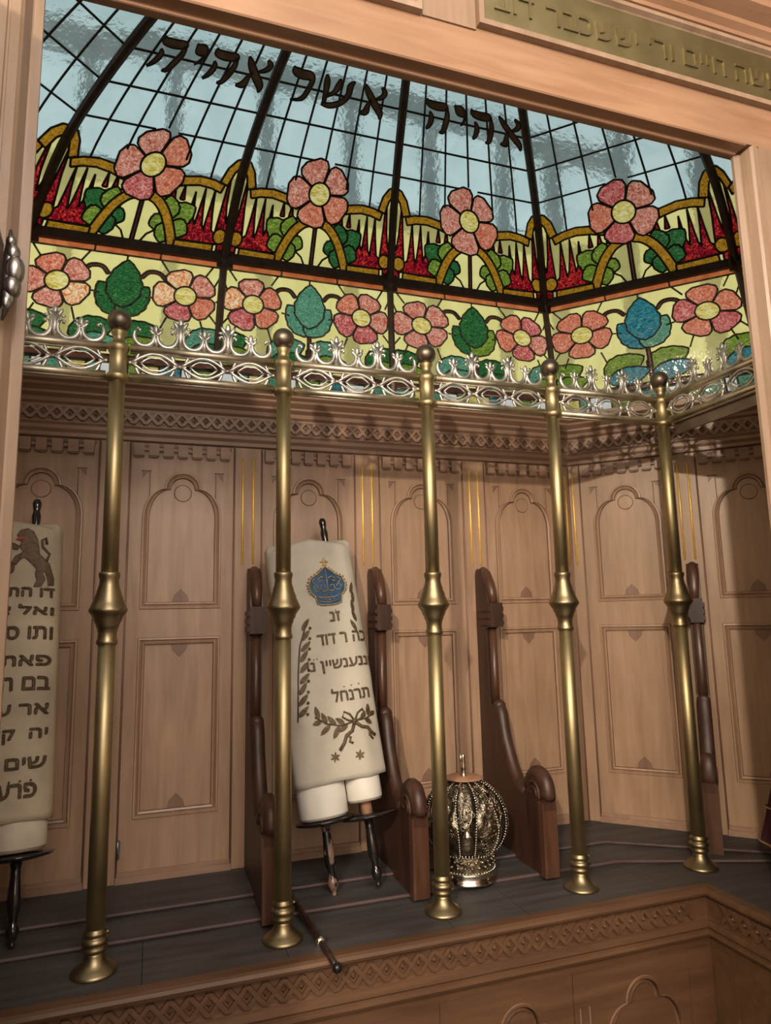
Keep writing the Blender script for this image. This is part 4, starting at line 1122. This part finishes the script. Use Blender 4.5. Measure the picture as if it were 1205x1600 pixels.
for sg in (1, -1):
    gold([(sg * .002, .012), (sg * .012, .010), (sg * .020, .018), (sg * .016, .028), (sg * .008, .026), (sg * .009, .019)]); gold([(sg * .020, .014), (sg * .032, .012), (sg * .038, .022), (sg * .031, .031), (sg * .025, .026), (sg * .028, .021)])
    gold([(sg * .003, .045), (sg * .014, .050), (sg * .024, .044), (sg * .020, .036), (sg * .014, .040)]); gold([(sg * .030, .032), (sg * .040, .040), (sg * .030, .048)])
    for k in range(13):
        t = k / 12; a = body[5 + 0]; pts = [(.040, .002), (.050, .012), (.054, .030), (.046, .050), (.025, .061), (.011, .072)]
        u = t * (len(pts) - 1); i = min(int(u), len(pts) - 2); f = u - i
        px_, pz_ = pts[i][0] + (pts[i + 1][0] - pts[i][0]) * f, pts[i][1] + (pts[i + 1][1] - pts[i][1]) * f
        eg.ball(mt.pt(CX + sg * px_, cz + pz_, .004), .0024, 6, 5)
eg.prism([(CX - .006, cz + .080), (CX + .006, cz + .080), (CX + .003, cz + .088), (CX + .012, cz + .090), (CX + .004, cz + .096), (CX, cz + .104), (CX - .004, cz + .096), (CX - .012, cz + .090), (CX - .003, cz + .088)], cpt(.004), cpt(0))
for dx, dz in ((-.012, -.010), (0, -.0115), (.012, -.010)): eg.ball(mt.pt(CX + dx, cz + dz, .004), .0022, 6, 5)
eg.build('gold_outline', mo)
# lettering
def row(parent, *a):
    m_ = MB().mat('thread'); letters(m_, *a); return m_.build('lettering', parent)
lt = MB().mat('thread')
row(mo, mt, 'זנ', CX + .008, 0.632, 0.024, 0.028, -0.0003)
row(mo, mt, 'כה ר דוד', CX + .020, 0.575, 0.026, 0.132, -0.0003)
row(mo, mt, 'וננענשיין ני', CX + .004, 0.505, 0.030, 0.170, -0.0003)
row(mo, mt, 'תרנחל', CX + .020, 0.432, 0.031, 0.100, -0.0003)
for dx, z in ((.004, .466), (.024, .467), (.044, .468), (.012, .660), (-.062, .541), (-.054, .542)):
    lt = MB().mat('thread'); lt.ball(mt.pt(CX + dx, z, .003), .0016, 6, 5); lt.build('embroidered_dot', mo)
# branches with a ribbon bow, side leaves and two stars
br = MB().mat('thread')
def vine(pts, r=.0018): br.tube([mt.pt(a, b, .003) for a, b in pts], r, 6)
bx, bz = CX + .018, 0.380
vine([(bx, bz), (bx - .035, bz - .006), (bx - .070, bz + .004), (bx - .098, bz + .024)])
vine([(bx, bz), (bx + .030, bz + .002), (bx + .052, bz + .010)])
for (dx, dz, a, L) in ((-.018, -.003, 215, .030), (-.026, -.004, 140, .028), (-.040, -.005, 235, .034), (-.048, -.004, 125, .032), (-.062, 0.0, 215, .034), (-.070, .004, 110, .030), (-.082, .012, 190, .024), (-.088, .016, 100, .034), (.018, .002, 50, .022), (.028, .003, -40, .024), (.040, .007, 85, .030), (.046, .010, 20, .016)):
    leaf_sprig(br, mt, bx + dx, bz + dz, math.radians(a), L, .0062)
for sg in (1, -1):
    vine([(bx, bz), (bx + sg * .010, bz + .018), (bx + sg * .024, bz + .026), (bx + sg * .030, bz + .014), (bx + sg * .016, bz + .004), (bx, bz)], .0024)
vine([(bx - .002, bz - .004), (bx - .010, bz - .022), (bx - .026, bz - .030), (bx - .034, bz - .046), (bx - .048, bz - .062)], .0042); vine([(bx - .026, bz - .030), (bx - .016, bz - .036), (bx - .020, bz - .046), (bx - .012, bz - .050)], .0028)
vine([(bx + .002, bz - .004), (bx + .016, bz - .016), (bx + .032, bz - .020), (bx + .042, bz - .034), (bx + .050, bz - .040)], .0042); vine([(bx + .036, bz - .026), (bx + .034, bz - .038), (bx + .042, bz - .048)], .0028)
br.ball(mt.pt(bx, bz, .004), .006, 10, 6, (1, .5, 1))
# vertical wreath on the left, partly behind the post, and a spray at the right edge
vine([(CX - .120, .40), (CX - .112, .46), (CX - .104, .52), (CX - .092, .58), (CX - .066, .640)])
for k in range(9):
    z = .41 + k * .026; x = CX - .118 + k * .0045
    leaf_sprig(br, mt, x, z, math.radians(40 + 6 * (k % 3)), .036, .0062); br.ball(mt.pt(x + .022, z + .004, .003), .0038, 8, 5)
for k in range(5):
    z = .60 + k * .025; leaf_sprig(br, mt, CX + .062 + .003 * (k % 2), z, math.radians(115 - 10 * k), .034, .005)
br.build('branch_embroidery', mo)
for (sx, szz) in ((CX - .044, .305), (CX + .018, .300)):
    sb = MB().mat('thread')
    for k in range(6): leaf_sprig(sb, mt, sx, szz, 2 * PI * k / 6 + .3, .0125, .0024)
    sb.build('star', mo)

# -- scroll at the far left
sc2 = thing('torah_scroll', 'yellowed scroll cover with embroidered lion at the far left, cut by the door jamb', 'scroll', (-0.303, 1.640, 0.012), (math.radians(-11.0), math.radians(-1.6), 0))
roller_parts(sc2, -0.055, 0.006, 0.170, False, 0.90, 0.055, 0.184, 0.35, True)
roller_parts(sc2, 0.055, -0.004, 0.166, False, 0.955, 0.055, 0.180, 0.35, True)
mt2 = Mantle(0.118, 0.114, 0.064, 0.232, 0.862, 6.3)
mb = MB().mat('linen2'); mt2.mesh(mb); mo2 = mb.build('mantle', sc2)
lt = MB().mat('thread')
rows = [('דו התורה הק', .694), ('ואל צבי בן', .655), ('ותו סרת אב', .606), ('פאת שלנו', .548), ('בם הבכורה', .496), ('אר עזריאל', .445), ('יה  קיש הר', .388), ('שים לחדש', .336)]
RE = 0.106
for i, (tx, z) in enumerate(rows):
    wdt = 0.205 if i != 6 else 0.185
    row(mo2, mt2, tx, RE - wdt / 2, z, 0.027, wdt, 0.0008)
row(mo2, mt2, 'פרעו', 0.052, .280, 0.027, 0.080, 0.0010)
row(mo2, mt2, 'כב', -0.005, .752, 0.030, 0.060, 0.0011)
for k in range(4):
    lt = MB().mat('thread'); lt.ball(mt2.pt(0.022 + k * .02, .312, .003), .0024, 6, 5); lt.build('embroidered_dot', mo2)
ln_ = MB().mat('thread')
lx, lz = 0.058, 0.806                 # rampant lion facing left
def L_(poly): patch(ln_, [(lx + a, lz + b) for a, b in poly], mt2, .003); ln_.tube([mt2.pt(lx + a, lz + b, .0028) for a, b in poly], .0012, 5, closed=True)
L_([(-.030, .038), (-.024, .050), (-.010, .055), (.002, .048), (.010, .030), (.014, .010), (.016, -.006), (.026, -.016), (.036, -.026), (.042, -.046), (.046, -.062), (.046, -.076), (.036, -.078), (.034, -.060), (.028, -.044), (.024, -.050), (.030, -.064), (.022, -.080), (.008, -.082), (.014, -.066), (.010, -.052), (.012, -.040), (.002, -.028), (-.012, -.014), (-.022, -.020), (-.030, -.032), (-.038, -.026), (-.032, -.012), (-.016, -.002), (-.022, .010), (-.036, .018), (-.048, .024), (-.052, .016), (-.040, .006), (-.028, .004), (-.020, .022), (-.026, .028)])
ln_.tube([mt2.pt(lx + a, lz + b, .003) for a, b in ((.030, -.022), (.036, -.004), (.022, .012), (.020, .028), (.028, .034), (.030, .020))], .0030, 6)
ln_.build('lion_embroidery', mo2)
rd = MB().mat('red'); rd.prism([(lx - .032, lz + .030), (lx - .014, lz + .034), (lx - .016, lz + .028), (lx - .030, lz + .026)], lambda a, b: mt2.pt(a, b, .0052), lambda a, b: mt2.pt(a, b, .003)); rd.build('lion_tongue', mo2, label='red embroidered tongue')

# -- burgundy velvet cover at the right edge
sc3 = thing('torah_scroll', 'dark burgundy velvet scroll cover with gold trim at the right edge', 'scroll', (1.560, 1.36, 0.012), (0, math.radians(13), math.radians(-20)))
mb = MB().mat('velvet'); n, m = 40, 26; loops = []
for j in range(m + 1):
    z = .03 + .62 * j / m; hw = .128 - .045 * j / m; 
    loops.append([((hw + .006 * math.sin(5 * a + 1)) * math.cos(a), (hw * .62 + .005 * math.sin(7 * a)) * math.sin(a), z) for a in [2 * PI * k / n for k in range(n)]])
loops.append([(p[0] * .6, p[1] * .6, p[2] + .01) for p in loops[-1]]); loops.append([(p[0] * .05, p[1] * .05, p[2] + .005) for p in loops[-1]])
mb.strips(loops, smooth=True); mo3 = mb.build('mantle', sc3)
gb = MB().mat('goldthread')
for z0_, r_ in ((.036, .003), (.12, .0022)): gb.tube([(1.015 * (.128 + .006 * math.sin(5 * a + 1)) * math.cos(a), 1.02 * (.128 * .62 + .005 * math.sin(7 * a)) * math.sin(a), z0_) for a in [2 * PI * k / 60 for k in range(60)]], r_, 6, closed=True)
for j in range(6):
    a0 = PI * 1.02 + j * .12; gb.tube([(1.01 * (.124) * math.cos(a0 + .05 * k), 1.03 * .124 * .63 * math.sin(a0 + .05 * k), .135 + .014 * k) for k in range(6)], .0016, 5)
gb.build('gold_trim', mo3)
for dx in (-.04, .05):
    m_ = MB().mat('lacquer'); m_.lathe([(.005, 0), (.012, .012), (.008, .03), (.018, .05)], 14, (dx, 0, 0)); m_.build('handle', sc3)

# ------------------------------------------------------------------ silver crown
cw = thing('crown_ornament', 'ornate chased silver crown with beaded straps standing right of the third post', 'crown', (0.757, 1.650, 0.010), (0, 0, 0.55))
m_ = MB().mat('silverp'); m_.lathe([(.058, 0), (.074, .0), (.075, .004), (.070, .008), (.068, .020), (.070, .024), (.066, .026), (.060, .024)], 48, cap=False); m_.build('foot_ring', cw)
m_ = MB().mat('silver'); n = 96; loops = []
for j in range(9):
    t = j / 8; z = .024 + .040 * t; L = []
    for k in range(n):
        a = 2 * PI * k / n; b = .0035 * max(0, noise.noise(Vector((math.cos(a) * 5.5, math.sin(a) * 5.5, z * 70)))) * math.sin(PI * t); r_ = .066 + b; L.append((r_ * math.cos(a), r_ * math.sin(a), z))
    loops.append(L)
m_.strips(loops, smooth=True)
for z in (.040, .052):
    for k in range(24):
        a = 2 * PI * (k + (.5 if z > .045 else 0)) / 24; m_.ball((.0675 * math.cos(a), .0675 * math.sin(a), z), .0052, 7, 5, (1, 1, .8))
m_.build('chased_band', cw)
for z, r_ in ((.0275, .069), (.064, .069), (.0685, .071)):
    m_ = MB().mat('silverp')
    for k in range(56):
        a = 2 * PI * k / 56; m_.ball((r_ * math.cos(a), r_ * math.sin(a), z), .0027, 6, 5)
    m_.build('bead_ring', cw)
def bulb(t):
    """radius and height of the crown's swelling body, t 0..1"""
    a = math.radians(-42 + 122 * t); return .1015 * math.cos(a) + .0005, .136 + .098 * math.sin(a)
NS = 6
for s in range(NS):
    a0 = 2 * PI * s / NS + 0.10
    def strap(u, t, off=0.0, wfac=1.0):
        r_, z = bulb(t); half = (.27 + .05 * math.sin(2 * PI * t) + .10 * max(0, .25 - t)) * wfac
        a = a0 + half * u; return ((r_ + off) * math.cos(a), (r_ + off) * math.sin(a), z)
    mb = MB().mat('silver'); nu, nv = 14, 26; vs, fs = [], []
    for lay in (0, 1):
        for j in range(nv + 1):
            for i in range(nu + 1):
                u, t = 2 * i / nu - 1, j / nv
                e = 0.0055 * abs(noise.noise(Vector((u * 2.6 + s * 7, t * 9, s)))) + .002 * math.cos(u * 6) * math.cos(t * 22)
                vs.append(strap(u, t, e if lay else -.002))
    q = (nu + 1) * (nv + 1)
    for lay in (0, 1):
        for j in range(nv):
            for i in range(nu): b_ = lay * q + j * (nu + 1) + i; fs.append((b_, b_ + 1, b_ + nu + 2, b_ + nu + 1))
    mb.add(vs, fs, True)
    for k in range(34):
        u, t = random.uniform(-.7, .7), random.uniform(.06, .9); p = Vector(strap(u, t, .004)); 
        nrm = Vector((p.x, p.y, (p.z - .136))).normalized(); ax = nrm.orthogonal().normalized(); ay = nrm.cross(ax); rr = random.uniform(.0035, .007)
        mb.tube([p + (ax * math.cos(b_) + ay * math.sin(b_)) * rr for b_ in [2 * PI * w_ / 10 * random.choice((1, .8)) for w_ in range(10)]], .0013, 5)
    so = mb.build('strap', cw)
    bd = MB().mat('silverp')
    for sg in (-1, 1):
        for k in range(34): bd.ball(strap(sg, k / 33, .0015), .0026, 6, 5)
    bd.build('bead_edge', so)
    # bell in the gap
    am = a0 + PI / NS
    if s % 2 == 0 or True:
        m_ = MB().mat('silverd'); rr, zc = .082, .150
        mb2 = m_
        mb2.tube([(rr * math.cos(am), rr * math.sin(am), .20), (rr * math.cos(am), rr * math.sin(am), .165)], .0015, 5)
        mb2.mat('silverp'); mb2.lathe([(.002, .036), (.008, .034), (.011, .026), (.0125, .012), (.0165, .002), (.0165, 0.0), (.012, .002)], 20, (rr * math.cos(am), rr * math.sin(am), .118), cap=False)
        mb2.ball((rr * math.cos(am), rr * math.sin(am), .114), .005, 8, 6)
        mb2.build('bell', cw)
        m_ = MB().mat('silver'); rf = random.Random(s)
        for k in range(20):
            t = .36 + .56 * k / 20; a = am + rf.uniform(-.19, .19) * (1.15 - t * .5); r_, z = bulb(t); p = Vector(((r_ - .006) * math.cos(a), (r_ - .006) * math.sin(a), z))
            nrm = Vector((p.x, p.y, p.z - .136)).normalized(); ax = nrm.orthogonal().normalized(); ay = nrm.cross(ax); rr = rf.uniform(.0035, .0065)
            m_.tube([p + (ax * math.cos(b_) + ay * math.sin(b_)) * rr for b_ in [2 * PI * w_ / 12 for w_ in range(12)]], .0015, 5, closed=True)
        for sg in (-1, 1):
            m_.tube([((bulb(t)[0] - .007) * math.cos(am + sg * .15 * math.sin(t * 9)), (bulb(t)[0] - .007) * math.sin(am + sg * .15 * math.sin(t * 9)), bulb(t)[1]) for t in [.06 + .9 * k / 24 for k in range(25)]], .0022, 6)
        m_.build('filigree', cw)
m_ = MB().mat('silverd'); m_.lathe([(.060, .068), (.064, .09), (.060, .13), (.050, .19), (.03, .225)], 30, cap=False); m_.build('inner_lining', cw)
m_ = MB().mat('barewood'); m_.lathe([(.002, .2335), (.046, .2330), (.050, .2345), (.046, .2365), (.002, .2375)], 32); m_.build('top_disc', cw, label='flat coppery top disc')
m_ = MB().mat('silverp'); m_.lathe([(.010, .236), (.007, .242), (.005, .250), (.0075, .256), (.0055, .262), (.0065, .272), (.005, .280), (.0065, .288), (.004, .292)], 14)
m_.tube([(-.006, 0, .262), (-.010, .001, .280), (-.009, .001, .294)], [.002, .0025, .002], 6); m_.build('finial', cw)

# ------------------------------------------------------------------ thin dark stick lying over the ledge edge
sk = thing('wooden_pointer', 'thin dark wooden stick lying over the ledge edge right of the second post', 'stick', (0.348, 1.395, 0.012))
A_, B_ = Vector((0.0, -0.035, -0.014)), Vector((-.035, .30, .020))
def along(t): return A_.lerp(B_, t)
m_ = MB().mat('stick'); m_.tube([along(t) for t in (0.03, .2, .45, .7, 1.0)], [.0062, .0058, .0066, .0060, .0050], 12); m_.build('shaft', sk)
m_ = MB().mat('worn'); m_.ball(along(0.0), .0098, 12, 9); m_.build('knob_end', sk)
m_ = MB().mat('silverp'); m_.tube([along(t) for t in (.26, .27, .285, .295)], [.0075, .0105, .0105, .0075], 14); m_.build('collar', sk)
# small iron hinge on the cupboard panel near the first post
hg = thing('panel_hinge', 'small steel hinge on the panel edge beside the first brass post', 'hinge', (0.0, 0.0, 0.0))
q = back(GS + .040, .006, .10); hg.location = q
m_ = MB().mat('steel'); m_.tube([(0, 0, -.022), (0, 0, .022)], .0028, 8); m_.box(-.002, .006, -.002, .004, -.020, .020); m_.build('hinge_leaf', hg)
